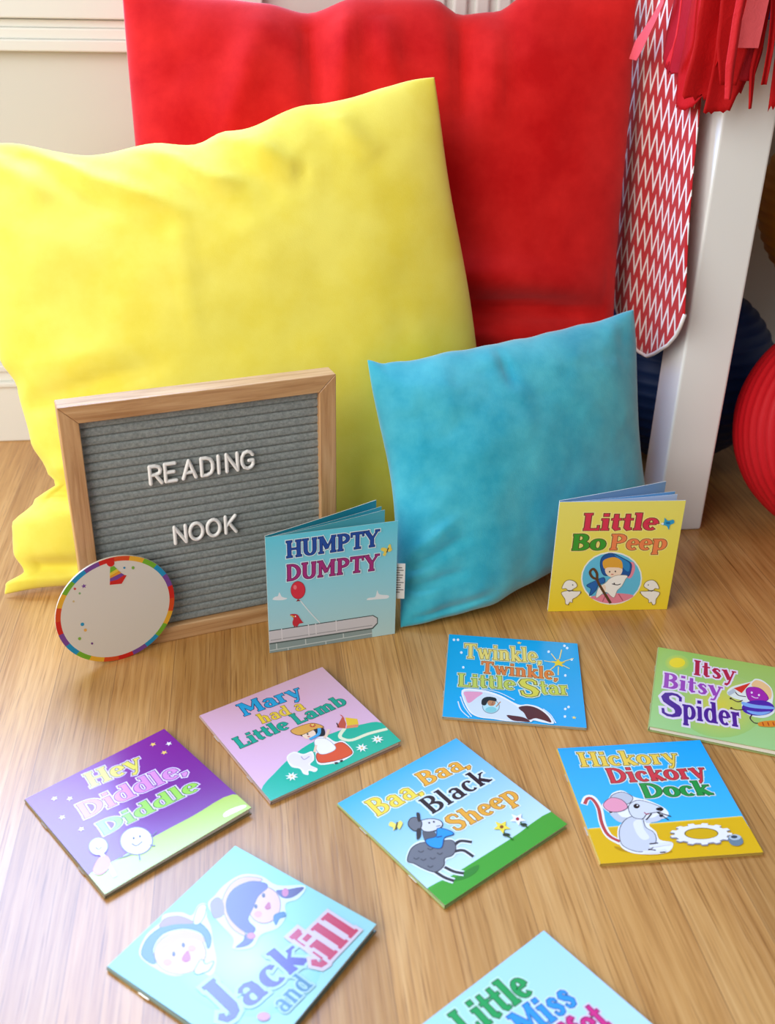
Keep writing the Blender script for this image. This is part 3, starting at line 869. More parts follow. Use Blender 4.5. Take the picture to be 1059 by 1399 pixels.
GL = {
    'H': (0.98, [st(.2, 0, 1), st(.76, 0, 1), [(.2, .5, NN), (.76, .5, NN)], sf(.2, 0), sf(.2, 1), sf(.76, 0), sf(.76, 1)]),
    'U': (0.94, [[(.2, 1, K), (.2, .36, K)] + arc(.47, .33, .27, .29, 180, 360)[1:] + [(.74, 1, K)], sf(.2, 1), sf(.74, 1, .13)]),
    'M': (1.16, [st(.2, 0, 1, .14), st(.94, 0, 1), [(.22, .97, K), (.57, .28, K)], [(.57, .28, NN), (.92, .97, NN)], sf(.2, 0, .15), sf(.94, 0), hs(.2, 1), [(.94, .958, NN), (1.1, .958, NN)]]),
    'P': (0.82, [st(.22, 0, 1), arc(.34, .72, .34, .24, 90, -90), [(.2, .96, NN), (.34, .96, NN)], [(.2, .48, NN), (.34, .48, NN)], sf(.22, 0), hs(.22, 1)]),
    'T': (0.9, [st(.45, 0, 1), [(.06, .94, .12), (.84, .94, .12)], st(.09, .74, .96, .08), st(.81, .74, .96, .08), sf(.45, 0, .2)]),
    'Y': (0.92, [[(.14, .96, K), (.46, .46, K)], [(.80, .96, NN), (.46, .46, NN)], st(.46, 0, .5), sf(.46, 0), sf(.14, 1, .14), sf(.8, 1, .13)]),
    'D': (0.95, [st(.22, 0, 1), arc(.3, .5, .5, .455, 90, -90), [(.1, .955, NN), (.3, .955, NN)], [(.1, .045, NN), (.3, .045, NN)]]),
    'L': (0.76, [st(.22, 0, 1), [(.08, .05, .1), (.7, .05, .1)], [(.68, .0, .07), (.68, .28, .07)], sf(.22, 1)]),
    'B': (0.84, [st(.22, 0, 1), arc(.36, .75, .27, .21, 90, -90), arc(.36, .28, .34, .24, 90, -90), [(.08, .96, NN), (.36, .96, NN)], [(.08, .04, NN), (.36, .04, NN)], [(.2, .53, NN), (.36, .53, NN)]]),
    'S': (0.76, [[(.62, .70, .07), (.61, .86, .08), (.5, .95, .09), (.36, .96, .1), (.22, .90, .15), (.17, .77, K), (.22, .64, K), (.36, .54, K), (.52, .44, K), (.60, .30, K), (.56, .13, .15), (.42, .05, .1), (.28, .05, .09), (.16, .12, .08), (.13, .30, .07)]]),
    'I': (0.44, [st(.22, 0, 1), sf(.22, 0), sf(.22, 1)]),
    'J': (0.62, [[(.42, 1, K), (.42, .22, K), (.38, .08, .16), (.28, .02, .11), (.16, .04, .1), (.10, .16, .12), (.17, .24, .1)], sf(.42, 1)]),
    'i': (0.40, [st(.2, 0, X), sf(.2, 0, .16), hs(.2, X), [(.2, .82, .19), (.2, .98, .19)]]),
    't': (0.48, [[(.22, .94, .15), (.22, .16, K), (.28, .05, .12), (.42, .08, NN)], [(.04, X - .04, NN), (.44, X - .04, NN)]]),
    'l': (0.40, [st(.2, 0, 1), sf(.2, 0, .16), hs(.2, 1)]),
    'e': (0.64, [[(.14, .36, NN), (.53, .36, NN)], arc(.33, .34, .21, .31, 4, 310, 18)]),
    'o': (0.70, [arc(.35, .34, .23, .30, 0, 360, 22)]),
    'p': (0.74, [st(.2, -.28, X), arc(.40, .34, .22, .30, 140, -140, 16), sf(.2, -.3, .15), hs(.2, X)]),
    'b': (0.74, [st(.2, 0, 1), arc(.40, .34, .22, .30, 140, -140, 16), hs(.2, 1)]),
    'd': (0.76, [st(.55, 0, 1), arc(.34, .34, .22, .30, 40, 320, 16), hs(.55, 1), [(.55, .042, NN), (.72, .042, NN)]]),
    'w': (1.0, [[(.14, X, K), (.33, .02, K)], [(.33, .02, NN), (.5, X, NN)], [(.48, X, K), (.68, .02, K)], [(.68, .02, NN), (.86, X, NN)], sf(.14, X, .14), sf(.86, X, .12)]),
    'n': (0.78, [st(.2, 0, X), [(.2, .46, NN), (.32, .62, .1), (.46, .63, .14), (.56, .5, K), (.57, 0, K)], sf(.2, 0, .14), sf(.57, 0, .14), hs(.2, X)]),
    'h': (0.78, [st(.2, 0, 1), [(.2, .46, NN), (.32, .62, .1), (.46, .63, .14), (.56, .5, K), (.57, 0, K)], sf(.2, 0, .14), sf(.57, 0, .14), hs(.2, 1)]),
    'm': (1.14, [st(.2, 0, X), [(.2, .46, NN), (.32, .62, .1), (.44, .63, .14), (.54, .5, K), (.55, 0, K)], [(.55, .46, NN), (.68, .62, .1), (.80, .63, .14), (.90, .5, K), (.91, 0, K)], sf(.2, 0, .13), sf(.55, 0, .12), sf(.91, 0, .14), hs(.2, X)]),
    'r': (0.58, [st(.2, 0, X), [(.2, .44, NN), (.32, .60, .12), (.46, .60, K)], sf(.2, 0, .16), hs(.2, X)]),
    'k': (0.74, [st(.2, 0, 1), [(.58, .64, NN), (.24, .30, NN)], [(.32, .38, K), (.60, .03, K)], sf(.2, 0, .14), sf(.58, X, .13), sf(.62, 0, .12), hs(.2, 1)]),
    'a': (0.70, [[(.14, .52, .12), (.22, .62, .11), (.36, .64, .11), (.48, .56, .17), (.5, .4, K), (.5, 0, K)], arc(.32, .20, .19, .175, 0, 360, 16, .17), [(.5, .042, NN), (.66, .042, NN)]]),
    'y': (0.74, [[(.14, X, K), (.38, .06, K)], [(.62, X, NN), (.34, -.16, NN), (.24, -.26, .12), (.14, -.22, .14)], sf(.14, X, .14), sf(.62, X, .12)]),
    'c': (0.60, [arc(.34, .34, .22, .30, 50, 310, 16), [(.50, .5, .14), (.47, .58, .14)]]),
    's': (0.56, [[(.44, .48, .07), (.43, .58, .08), (.34, .64, .09), (.22, .62, .13), (.16, .52, .17), (.24, .41, .18), (.36, .33, .18), (.43, .2, .17), (.38, .08, .13), (.26, .04, .09), (.15, .08, .08), (.12, .2, .07)]]),
    'u': (0.78, [[(.2, X, K), (.2, .2, K), (.28, .07, .12), (.42, .06, .1), (.55, .2, NN)], st(.57, 0, X), hs(.2, X), hs(.57, X), [(.57, .042, NN), (.73, .042, NN)]]),
    'f': (0.48, [[(.46, .86, .14), (.42, .95, .1), (.32, .96, .1), (.24, .84, K), (.22, 0, K)], [(.04, X - .04, NN), (.44, X - .04, NN)], sf(.22, 0, .16)]),
    ',': (0.30, [[(.13, .1, .2), (.13, .0, .2), (.05, -.16, NN)]]),
    ' ': (0.36, []),
}


def stroke_quads(pts, extra, scale):
    """a polyline with a width per point -> list of quads (2-D), mitred inside"""
    n = len(pts)
    P = [Vector((p[0], p[1])) for p in pts]
    w = [max(p[2] * scale / 2 + extra, 0.004) for p in pts]
    closed = (P[0] - P[-1]).length < 1e-4 and n > 3
    if not closed and extra:
        P[0] = P[0] + (P[0] - P[1]).normalized() * extra
        P[-1] = P[-1] + (P[-1] - P[-2]).normalized() * extra
    left, right = [], []
    for i in range(n):
        if closed:
            a, c = (P[i - 1] if i else P[-2]), (P[i + 1] if i < n - 1 else P[1])
        else:
            a, c = P[max(i - 1, 0)], P[min(i + 1, n - 1)]
        d1 = (P[i] - a)
        d2 = (c - P[i])
        t = Vector((0, 0))
        for d in (d1, d2):
            if d.length > 1e-9:
                t += d.normalized()
        t.normalize()
        nrm = Vector((-t.y, t.x))
        k = 1.0
        if d1.length > 1e-9 and d2.length > 1e-9:
            k = 1 / max(0.6, math.cos(d1.angle(d2) / 2))
        left.append(P[i] + nrm * w[i] * k)
        right.append(P[i] - nrm * w[i] * k)
    return [(left[i], left[i + 1], right[i + 1], right[i]) for i in range(n - 1)]


def catmull(p, closed=True, n=5):
    m_, out = len(p), []
    for i in range(m_ if closed else m_ - 1):
        if closed:
            a, b_, c, d = p[(i - 1) % m_], p[i], p[(i + 1) % m_], p[(i + 2) % m_]
        else:
            a, b_, c, d = p[max(i - 1, 0)], p[i], p[i + 1], p[min(i + 2, m_ - 1)]
        for k in range(n):
            t = k / n
            out.append(0.5 * (2 * b_ + (c - a) * t + (2 * a - 5 * b_ + 4 * c - d) * t * t + (3 * b_ - a - 3 * c + d) * t ** 3))
    if not closed:
        out.append(p[-1])
    return out


LAYER = 1.4e-5                  # ink layers lie on one another like this


def inside(p):
    return -0.001 <= p[0] <= 1.001 and -0.001 <= p[1] <= ASP + 0.001


def clip_poly(pts, ymax=ASP):
    for ax, lim, sg in ((0, 0.0, 1), (0, 1.0, -1), (1, 0.0, 1), (1, ymax, -1)):
        out = []
        for i in range(len(pts)):
            p, r = pts[i - 1], pts[i]
            ip, ir = (p[ax] - lim) * sg >= 0, (r[ax] - lim) * sg >= 0
            if ip != ir:
                out.append(p + (r - p) * ((lim - p[ax]) / (r[ax] - p[ax])))
            if ir:
                out.append(r)
        pts = out
        if len(pts) < 3:
            return []
    return pts


def print_art(mb, key, fn, do_clip=True):
    """lay the print of one cover on it; fn(u, v, off) -> local point"""
    lay = [0]

    def put(polys, col):
        lay[0] += 1
        for kk, pl in enumerate(polys):
            micro = (kk % 10) * 1.3e-6
            pl = [Vector((p[0], p[1])) for p in pl]
            if do_clip:
                pl = clip_poly(pl)
            if len(pl) >= 3:
                ar = sum(pl[i - 1].x * pl[i].y - pl[i].x * pl[i - 1].y for i in range(len(pl)))
                if ar < 0:
                    pl = pl[::-1]
                mb.face([fn(p.x, p.y, lay[0] * LAYER + micro) for p in pl], col)

    def fan(c, e1, e2, col, rim=None, n=26):
        lay[0] += 1
        pts = [c + e1 * math.cos(2 * math.pi * i / n) + e2 * math.sin(2 * math.pi * i / n) for i in range(n)]
        if e1.x * e2.y - e1.y * e2.x < 0:
            pts = pts[::-1]
        if rim is None:
            if do_clip:
                pts = clip_poly(pts)
            if len(pts) >= 3:
                mb.face([fn(p.x, p.y, lay[0] * LAYER) for p in pts], col)
            return
        pts = [Vector((min(max(p.x, 0), 1), min(max(p.y, 0), ASP))) for p in pts]
        for i in range(n):
            a, b_ = pts[i], pts[(i + 1) % n]
            mb.face([fn(c.x, c.y, lay[0] * LAYER), fn(a.x, a.y, lay[0] * LAYER), fn(b_.x, b_.y, lay[0] * LAYER)], (col, rim, rim))

    for line in ART[key].split('\n'):
        f = line.split('|')
        op = f[0]
        pts = []
        if op != 'G':
            pts = [Vector([int(x) / 1000 for x in s.split(',')]) for s in f[-1].split()]
        if op == 'G':
            t, b_ = lin(f[1]), lin(f[2])
            mb.face([fn(0, 0, 0), fn(1, 0, 0), fn(1, ASP, 0), fn(0, ASP, 0)], (b_, b_, t, t))
        elif op == 'P':
            put([pts], lin(f[1]))
        elif op == 'B':
            put([catmull(pts)], lin(f[1]))
        elif op == 'O':
            cm = catmull(pts)
            q = [(p.x, p.y, 0) for p in cm]
            q.append(q[0])
            put(stroke_quads(q, int(f[2]) / 1000, 0), lin(f[1]))
        elif op == 'L':
            cm = catmull(pts, False, 4) if len(pts) > 2 else pts
            put(stroke_quads([(p.x, p.y, int(f[2]) / 1000) for p in cm], 0, 1), lin(f[1]))
        elif op == 'E':
            fan(pts[0], pts[1], pts[2], lin(f[1]))
        elif op == 'R':
            c1, c2 = f[1].split(';')
            fan(pts[0], pts[1], pts[2], lin(c1), lin(c2), 36)
        elif op == 'S':
            n, r = int(f[2]), pts[1].x
            put([[pts[0] + Vector((math.sin(math.pi * i / n), math.cos(math.pi * i / n))) * (r if i % 2 == 0 else r * 0.45)
                  for i in range(2 * n)]], lin(f[1]))
        elif op == 'T':
            txt, fill, out, halo, wt, h = f[1], f[2], f[3], f[4], int(f[5]) / 100, int(f[6]) / 1000
            adv = sum(GL[c][0] for c in txt) - 0.1
            d = (pts[1] - pts[0])
            w = d.length
            d.normalize()
            nrm = Vector((-d.y, d.x))
            kx = w / adv
            for col, ex in ((halo, 0.085), (out, 0.036), (fill, 0.0)):
                if not col:
                    continue
                polys, x = [], -0.05
                for c in txt:
                    for s_ in GL[c][1]:
                        # widths follow the letter's own proportions
                        for qd in stroke_quads(s_, ex, wt * 0.9):
                            polys.append([pts[0] + d * ((p.x + x) * kx) + nrm * (p.y * h) for p in qd])
                    x += GL[c][0]
                put(polys, lin(col))


# ------------------------------------------------------------------ the room
def room():
    mb = MB()
    mb.box((-3.0, -2.2, -0.04), (2.6, 1.75, 0.0))
    structure(mb.build('floor', M['floor']))
    R = Matrix.Rotation(YAW, 4, 'Z')
    R.translation = WP

    def wall_piece(name, boxes, mt, bevel=0.0):
        b_ = MB()
        for a, c in boxes:
            b_.box(a, c)
        o = b_.build(name, mt, bevel=bevel)
        o.matrix_world = R
        return structure(o)
    # local: x = along the wall, y = into the wall (room is at y < 0)
    wall_piece('wall_back', [((-1.6, 0, -0.02), (2.2, 0.12, WIN_Z0)), ((-1.6, 0, WIN_Z1), (2.2, 0.12, 2.4)),
                             ((-1.6, 0, WIN_Z0), (WIN_S0, 0.12, WIN_Z1)), ((WIN_S1, 0, WIN_Z0), (2.2, 0.12, WIN_Z1))], M['paint'])
    # skirting: board, step and cap mouldings
    wall_piece('baseboard_back', [((-1.6, -0.014, 0), (2.2, -0.0005, 0.082)), ((-1.6, -0.018, 0.080), (2.2, -0.0005, 0.087)),
                                  ((-1.6, -0.011, 0.087), (2.2, -0.0005, 0.102)), ((-1.6, -0.015, 0.101), (2.2, -0.0005, 0.110))], M['trim'], 0.002)
    # picture-frame rail of the panelling
    wall_piece('trim_1', [((-1.6, -0.016, 0.495), (2.2, -0.0005, 0.508)), ((-1.6, -0.011, 0.508), (2.2, -0.0005, 0.520)),
                          ((-1.6, -0.006, 0.520), (2.2, -0.0005, 0.529))], M['trim'], 0.002)
    # fluted upright casing that just shows above the red cushion
    bx = [((0.560, -0.012, 0.535), (0.700, -0.0005, 1.9))]
    for k in range(5):
        bx.append(((0.566 + k * 0.027, -0.019, 0.535), (0.566 + k * 0.027 + 0.017, -0.011, 1.9)))
    wall_piece('trim_2', bx, M['trim'], 0.003)
    # window: frame round the opening, sash bars and sill
    f = []
    w = 0.045
    f += [((WIN_S0 - w, -0.015, WIN_Z0 - w), (WIN_S1 + w, -0.0005, WIN_Z0)), ((WIN_S0 - w, -0.015, WIN_Z1), (WIN_S1 + w, -0.0005, WIN_Z1 + w)),
          ((WIN_S0 - w, -0.015, WIN_Z0), (WIN_S0, -0.0005, WIN_Z1)), ((WIN_S1, -0.015, WIN_Z0), (WIN_S1 + w, -0.0005, WIN_Z1))]
    wall_piece('window_1', f, M['trim'], 0.002)


room()


# ------------------------------------------------------------------ cushions
def lerp_table(tab, x):
    for (a, va), (c, vc) in zip(tab, tab[1:]):
        if x <= c:
            t = (x - a) / (c - a)
            t = t * t * (3 - 2 * t)
            return va + (vc - va) * t
    return tab[-1][1]


def cushion(name, BL, BR, TR, TL, T, edges, ridges, seed, mtl, pw=2.4, k=0.55, noise_amp=0.004, n=110, floor=0.002, low=0.3, ripple=0.004, fwd=None):
    BL, BR, TR, TL = map(Vector, (BL, BR, TR, TL))
    base = BL.copy()
    base.z = 0
    root = empty(name, base)
    so = Vector((seed * 3.1, seed * 1.7, seed * 0.9))

    def prof(x):
        return max(0.0, 1 - abs(2 * x - 1) ** pw) ** k

    def mid(u, v):
        p = BL * (1 - u) * (1 - v) + BR * u * (1 - v) + TR * u * v + TL * (1 - u) * v
        du = ((BR - BL) * (1 - v) + (TR - TL) * v).normalized()
        dv = ((TL - BL) * (1 - u) + (TR - BR) * u).normalized()
        rip = ripple * noise.noise(Vector((u * 9, v * 9, seed)))
        p = p + du * (lerp_table(edges['L'], v) * (1 - u) ** 3 - lerp_table(edges['R'], v) * u ** 3)
        p = p + dv * ((lerp_table(edges['B'], u) + rip) * (1 - v) ** 3 - (lerp_table(edges['T'], u) + rip) * v ** 3)
        nn = du.cross(dv).normalized()          # towards the room
        if nn.y > 0:
            nn = -nn
        if fwd:
            p = p + Vector((nn.x, nn.y, 0)) * lerp_table(fwd, u) * (1 - v) ** 2.5
        return p, nn

    def disp(u, v):
        e = min(u, 1 - u, v, 1 - v)
        g = min(1.0, e * 9)
        d = noise_amp * noise.noise(Vector((u * 3.2, v * 3.2, 0)) + so) + noise_amp * 0.45 * noise.noise(Vector((u * 8, v * 8, 4)) + so) + noise_amp * 0.16 * noise.noise(Vector((u * 22, v * 22, 6)) + so)
        # gathers running in from the edges
        ew = math.exp(-min(v, 1 - v) / 0.10)
        d += noise_amp * 0.9 * ew * noise.noise(Vector((u * 16, v * 2.5, 9)) + so)
        ew = math.exp(-min(u, 1 - u) / 0.08)
        d += noise_amp * 0.9 * ew * noise.noise(Vector((u * 2.5, v * 16, 14)) + so)
        d *= g
        g = min(1.0, e * 26)
        for (u0, v0, u1, v1, amp, wd) in ridges:
            a = Vector((u0, v0))
            c = Vector((u1, v1)) - a
            q = Vector((u, v)) - a
            t = max(0.0, min(1.0, q.dot(c) / c.dot(c)))
            dist = (q - c * t).length
            tap = math.sin(math.pi * min(1, max(0, 0.12 + t * 0.88))) ** 0.7
            d += g * amp * tap * math.exp(-(dist / wd) ** 2)
        return d

    V, Fc = [], []
    idx = {}
    for side in (1, -1):
        for j in range(n + 1):
            for i in range(n + 1):
                # finer towards the edges
                u, v = i / n, j / n
                u -= math.sin(2 * math.pi * u) / (2 * math.pi) * 0.8
                v -= math.sin(2 * math.pi * v) / (2 * math.pi) * 0.8
                edge = i in (0, n) or j in (0, n)
                if edge and side == -1:
                    idx[(side, i, j)] = idx[(1, i, j)]
                    continue
                p, nn = mid(u, v)
                t = T / 2 * prof(u) * prof(v) * (1 + low * (0.5 - v))
                if side == 1:
                    p = p + nn * (t + (disp(u, v) if not edge else 0))
                else:
                    p = p - nn * t * 0.85
                p = p - base
                if p.z < floor:
                    p.z = floor
                idx[(side, i, j)] = len(V)
                V.append(tuple(p))
    for side in (1, -1):
        for j in range(n):
            for i in range(n):
                q = [idx[(side, i, j)], idx[(side, i + 1, j)], idx[(side, i + 1, j + 1)], idx[(side, i, j + 1)]]
                Fc.append(q if side == 1 else q[::-1])
    mb = MB()
    mb.v, mb.f = V, Fc
    mb.c = [(1, 1, 1, 1)] * len(Fc)
    mb.m = [0] * len(Fc)
    mb.build('cover', mtl, root, smooth=True)
    return root


flat_edge = [(0, 0), (0.5, 0.012), (1, 0)]
red = cushion('floor_cushion', (-0.288, 1.150, 0.004), (0.280, 1.175, 0.004), (0.262, 1.275, 0.570), (-0.300, 1.245, 0.562), 0.135,
              {'L': [(0, 0), (0.5, 0.004), (1, 0)], 'R': [(0, 0), (0.12, 0.004), (0.5, 0.006), (0.85, 0.0), (1, 0)],
               'B': flat_edge, 'T': [(0, -0.004), (0.12, 0.004), (0.27, 0.010), (0.36, 0.022), (0.46, 0.004), (0.60, 0.006), (0.655, 0.022), (0.72, 0.018), (0.80, -0.004), (0.92, -0.006), (1, 0)]},
              [(0.60, 0.425, 0.99, 0.40, -0.022, 0.020), (0.58, 0.49, 0.97, 0.46, 0.012, 0.035), (0.60, 0.365, 0.98, 0.345, 0.012, 0.028),
               (0.60, 0.30, 0.98, 0.29, -0.020, 0.02),
               (0.37, 0.80, 0.355, 1.0, -0.010, 0.016), (0.42, 0.80, 0.43, 1.0, 0.008, 0.02), (0.65, 0.80, 0.655, 1.0, -0.010, 0.016),
               (0.71, 0.78, 0.72, 1.0, 0.006, 0.02), (0.52, 0.82, 0.50, 0.96, 0.006, 0.02), (0.20, 0.75, 0.28, 0.99, 0.006, 0.03)],
              3, M['red'], 2.5, 0.5, 0.006)
tag(red, 'large red suede floor cushion leaning on the wall behind the others', 'cushion')

yel = cushion('throw_cushion', (-0.398, 0.905, 0.004), (0.136, 1.032, 0.020), (0.038, 1.140, 0.492), (-0.462, 1.105, 0.425), 0.112,
              {'L': [(0, 0), (0.02, 0.002), (0.045, 0.022), (0.09, 0.014), (0.15, 0.016), (0.20, 0.042), (0.232, 0.066), (0.26, 0.058), (0.33, 0.046), (0.45, 0.040), (0.52, 0.026), (0.62, 0.022), (1, 0)],
               'R': [(0, 0), (0.3, 0.002), (0.55, -0.001), (0.8, 0.002), (1, 0)], 'B': [(0, 0), (0.5, 0.010), (1, 0)],
               'T': [(0, 0), (0.10, 0.010), (0.30, 0.034), (0.42, 0.030), (0.50, 0.036), (0.57, 0.026), (0.75, 0.012), (0.9, 0.004), (1, 0)]},
              [(0.01, 0.40, 0.36, 0.47, -0.008, 0.016), (0.03, 0.46, 0.32, 0.52, 0.004, 0.03), (0.0, 0.215, 0.18, 0.19, -0.020, 0.014),
               (0.0, 0.265, 0.16, 0.25, 0.008, 0.025), (0.01, 0.055, 0.18, 0.045, -0.012, 0.018),
               (0.19, 1.0, 0.47, 0.80, 0.009, 0.020), (0.17, 0.96, 0.44, 0.76, -0.005, 0.022), (0.41, 1.0, 0.58, 0.84, 0.009, 0.020), (0.38, 0.98, 0.58, 0.76, -0.004, 0.02),
               (0.57, 1.0, 0.70, 0.85, 0.008, 0.020), (0.53, 0.98, 0.66, 0.80, -0.004, 0.018), (0.05, 1.0, 0.2, 0.86, 0.006, 0.025),
               (0.76, 1.0, 0.86, 0.86, 0.005, 0.025), (0.715, 0.90, 0.69, 0.80, -0.003, 0.006), (0.45, 0.80, 0.43, 0.50, 0.002, 0.012)],
              5, M['yellow'], 2.4, 0.5, 0.005, ripple=0.006)
tag(yel, 'big bright yellow suede cushion standing behind the letter board', 'cushion', 'cushions in the reading corner')

tea = cushion('throw_cushion', (0.016, 0.862, 0.003), (0.299, 1.010, 0.010), (0.2605, 1.086, 0.2695), (-0.0235, 0.982, 0.2425), 0.095,
              {'L': [(0, 0), (0.12, 0.004), (0.5, 0.010), (1, 0)], 'R': [(0, 0), (0.5, 0.008), (1, 0)],
               'B': [(0, 0), (0.3, 0.006), (0.5, 0.010), (1, 0)], 'T': [(0, 0), (0.06, 0.006), (0.15, 0.008), (0.5, 0.008), (0.9, 0.004), (1, 0)]},
              [(0.0, 0.20, 0.22, 0.30, -0.005, 0.02), (0.0, 0.14, 0.20, 0.16, -0.006, 0.02), (0.02, 0.27, 0.20, 0.38, 0.003, 0.02),
               (0.44, 0.98, 0.46, 0.80, -0.004, 0.02), (0.05, 0.03, 0.30, 0.05, -0.005, 0.02)],
              8, M['teal'], 2.3, 0.5, 0.0035, low=0.05, fwd=[(0, 0), (0.12, 0.008), (0.28, 0.018), (0.45, 0.006), (0.6, -0.006), (1, 0)])
tag(tea, 'small teal velvet cushion leaning between two open picture books', 'cushion', 'cushions in the reading corner')
red['group'] = 'cushions in the reading corner'
# care label sewn into the left seam of the teal cushion
lb = MB()
lz0, lz1 = 0.040, 0.080
lb.box((-0.0105, -0.004, lz0), (0.0025, -0.0034, lz1))
lo = lb.build('care_label', [M['label'], M['label_ink']], tea)
lo['label'] = 'white printed care label'
for k in range(5):
    zz = lz1 - 0.006 - k * 0.006
    i0 = len(lb.v)
lb2 = MB()
for k in range(11):
    zz = lz1 - 0.005 - k * 0.0028
    lb2.box((-0.009, -0.00405, zz), (-0.0005 + 0.002 * math.sin(k * 2.3), -0.00402, zz + 0.0010))
lb2.build('label_print', M['label_ink'], lo)

# ------------------------------------------------------------------ console table at the right, its cloth, its fringe
TO = Vector((0.3205, 1.080, 0))
RT = Matrix.Rotation(YAW, 4, 'Z')
RT.translation = TO
tab = empty('console_table', TO, YAW)
tag(tab, 'white painted wooden table, only its square leg in view', 'table')
TW, TD, LW = 1.05, 0.335, 0.0575
for (x, y) in ((0, 0), (TW - LW, 0)):          # a console table: two legs in front, the back fixed to the wall
    lg = MB()
    lg.box((x, y, 0.0), (x + LW, y + LW, 0.700))
    lg.build('leg', M['leg'], tab, bevel=0.003)
tp = MB()
tp.box((-0.008, -0.012, 0.700), (TW + 0.008, TD, 0.730))
tp.build('tabletop', M['leg'], tab, bevel=0.004)
ap = MB()
ap.box((LW, 0.012, 0.62), (TW - LW, 0.030, 0.6995))
ap.build('apron', M['leg'], tab, bevel=0.002)

# runner: hangs down over the left end of the table, end cut to a rounded point
def runner():
    b_ = MB()
    n, mrow = 34, 70
    front = [(0.73, 0.030), (0.552, 0.029), (0.478, 0.018), (0.410, 0.007), (0.347, -0.0075), (0.275, -0.0265), (0.2, -0.03)]
    T1 = 0.268
    uvs = []

    def bottom(t):      # lower edge height as a function of the position across
        tt = [(-0.03, 0.285), (-0.024, 0.268), (-0.012, 0.249), (0.008, 0.231), (0.044, 0.209), (0.068, 0.197), (0.10, 0.192), (0.16, 0.205), (0.22, 0.245), (0.27, 0.30)]
        return lerp_lin(tt, t)

    def fr_edge(z):
        return lerp_lin([(a, c) for a, c in reversed(front)], z)
    grid = []
    for j in range(mrow + 1):
        rowp = []
        for i in range(n + 1):
            a = i / n
            zt = 0.7335
            t = None
            # walk down: height first guess from the bottom edge at this strand
            tb = -0.0265 + (T1 + 0.0265) * a
            zb = bottom(tb)
            z = zt + (zb - zt) * (j / mrow)
            t = fr_edge(z) * (1 - a) + T1 * a
            s = -0.0125 - 0.0022 * (0.5 + 0.5 * math.sin(t * 40 + 0.8)) * min(1, (0.72 - z) / 0.25 if z < 0.72 else 0) - 0.004 * (1 - a) ** 6 * min(1, max(0, (0.55 - z) / 0.2))
            rowp.append((Vector((s, t, z)), (t * 1.0, z)))
        grid.append(rowp)
    lay = []
    for off in (0.0, 0.0009):
        k0 = len(b_.v)
        for rowp in grid:
            for p, uv_ in rowp:
                b_.v.append((p.x - off, p.y, p.z))
                uvs.append(uv_)
        lay.append(k0)
    W_ = n + 1
    for k0, flip in ((lay[0], True), (lay[1], False)):
        for j in range(mrow):
            for i in range(n):
                q = [k0 + j * W_ + i, k0 + j * W_ + i + 1, k0 + (j + 1) * W_ + i + 1, k0 + (j + 1) * W_ + i]
                b_.f.append(q[::-1] if flip else q)
                b_.c.append((1, 1, 1, 1))
                b_.m.append(0)
    rim = [(0, i) for i in range(n)] + [(j, n) for j in range(mrow)] + [(mrow, n - i) for i in range(n)] + [(mrow - j, 0) for j in range(mrow)]
    for (j, i), (j2, i2) in zip(rim, rim[1:] + rim[:1]):
        b_.f.append([lay[0] + j * W_ + i, lay[0] + j2 * W_ + i2, lay[1] + j2 * W_ + i2, lay[1] + j * W_ + i])
        b_.c.append((1, 1, 1, 1))
        b_.m.append(0)
    root = empty('table_runner', TO, YAW)
    tag(root, 'red and white zigzag cloth hanging from the table beside the white leg', 'cloth')
    o = b_.build('chevron_panel', M['chevron'], root, smooth=True)
    uvl = o.data.uv_layers.new(name='UVMap')
    for lp in o.data.loops:
        uvl.data[lp.index].uv = uvs[lp.vertex_index]
    h = MB()
    h.tube([grid[mrow][i][0] + Vector((-0.0006, 0, 0.0005)) for i in range(n + 1)], 0.0021, 6)
    ho = h.build('hem', M['hem'], root, smooth=True)
    ho['label'] = 'white bound edge'
    tpb = MB()
    tpb.box((-0.013, 0.03, 0.7305), (0.30, 0.268, 0.7320))
    tpb.build('top_panel', M['hem'], root)


def lerp_lin(tab, x):
    if x <= tab[0][0]:
        return tab[0][1]
    for (a, va), (c, vc) in zip(tab, tab[1:]):
        if x <= c:
            return va + (vc - va) * (x - a) / (c - a)
    return tab[-1][1]


runner()

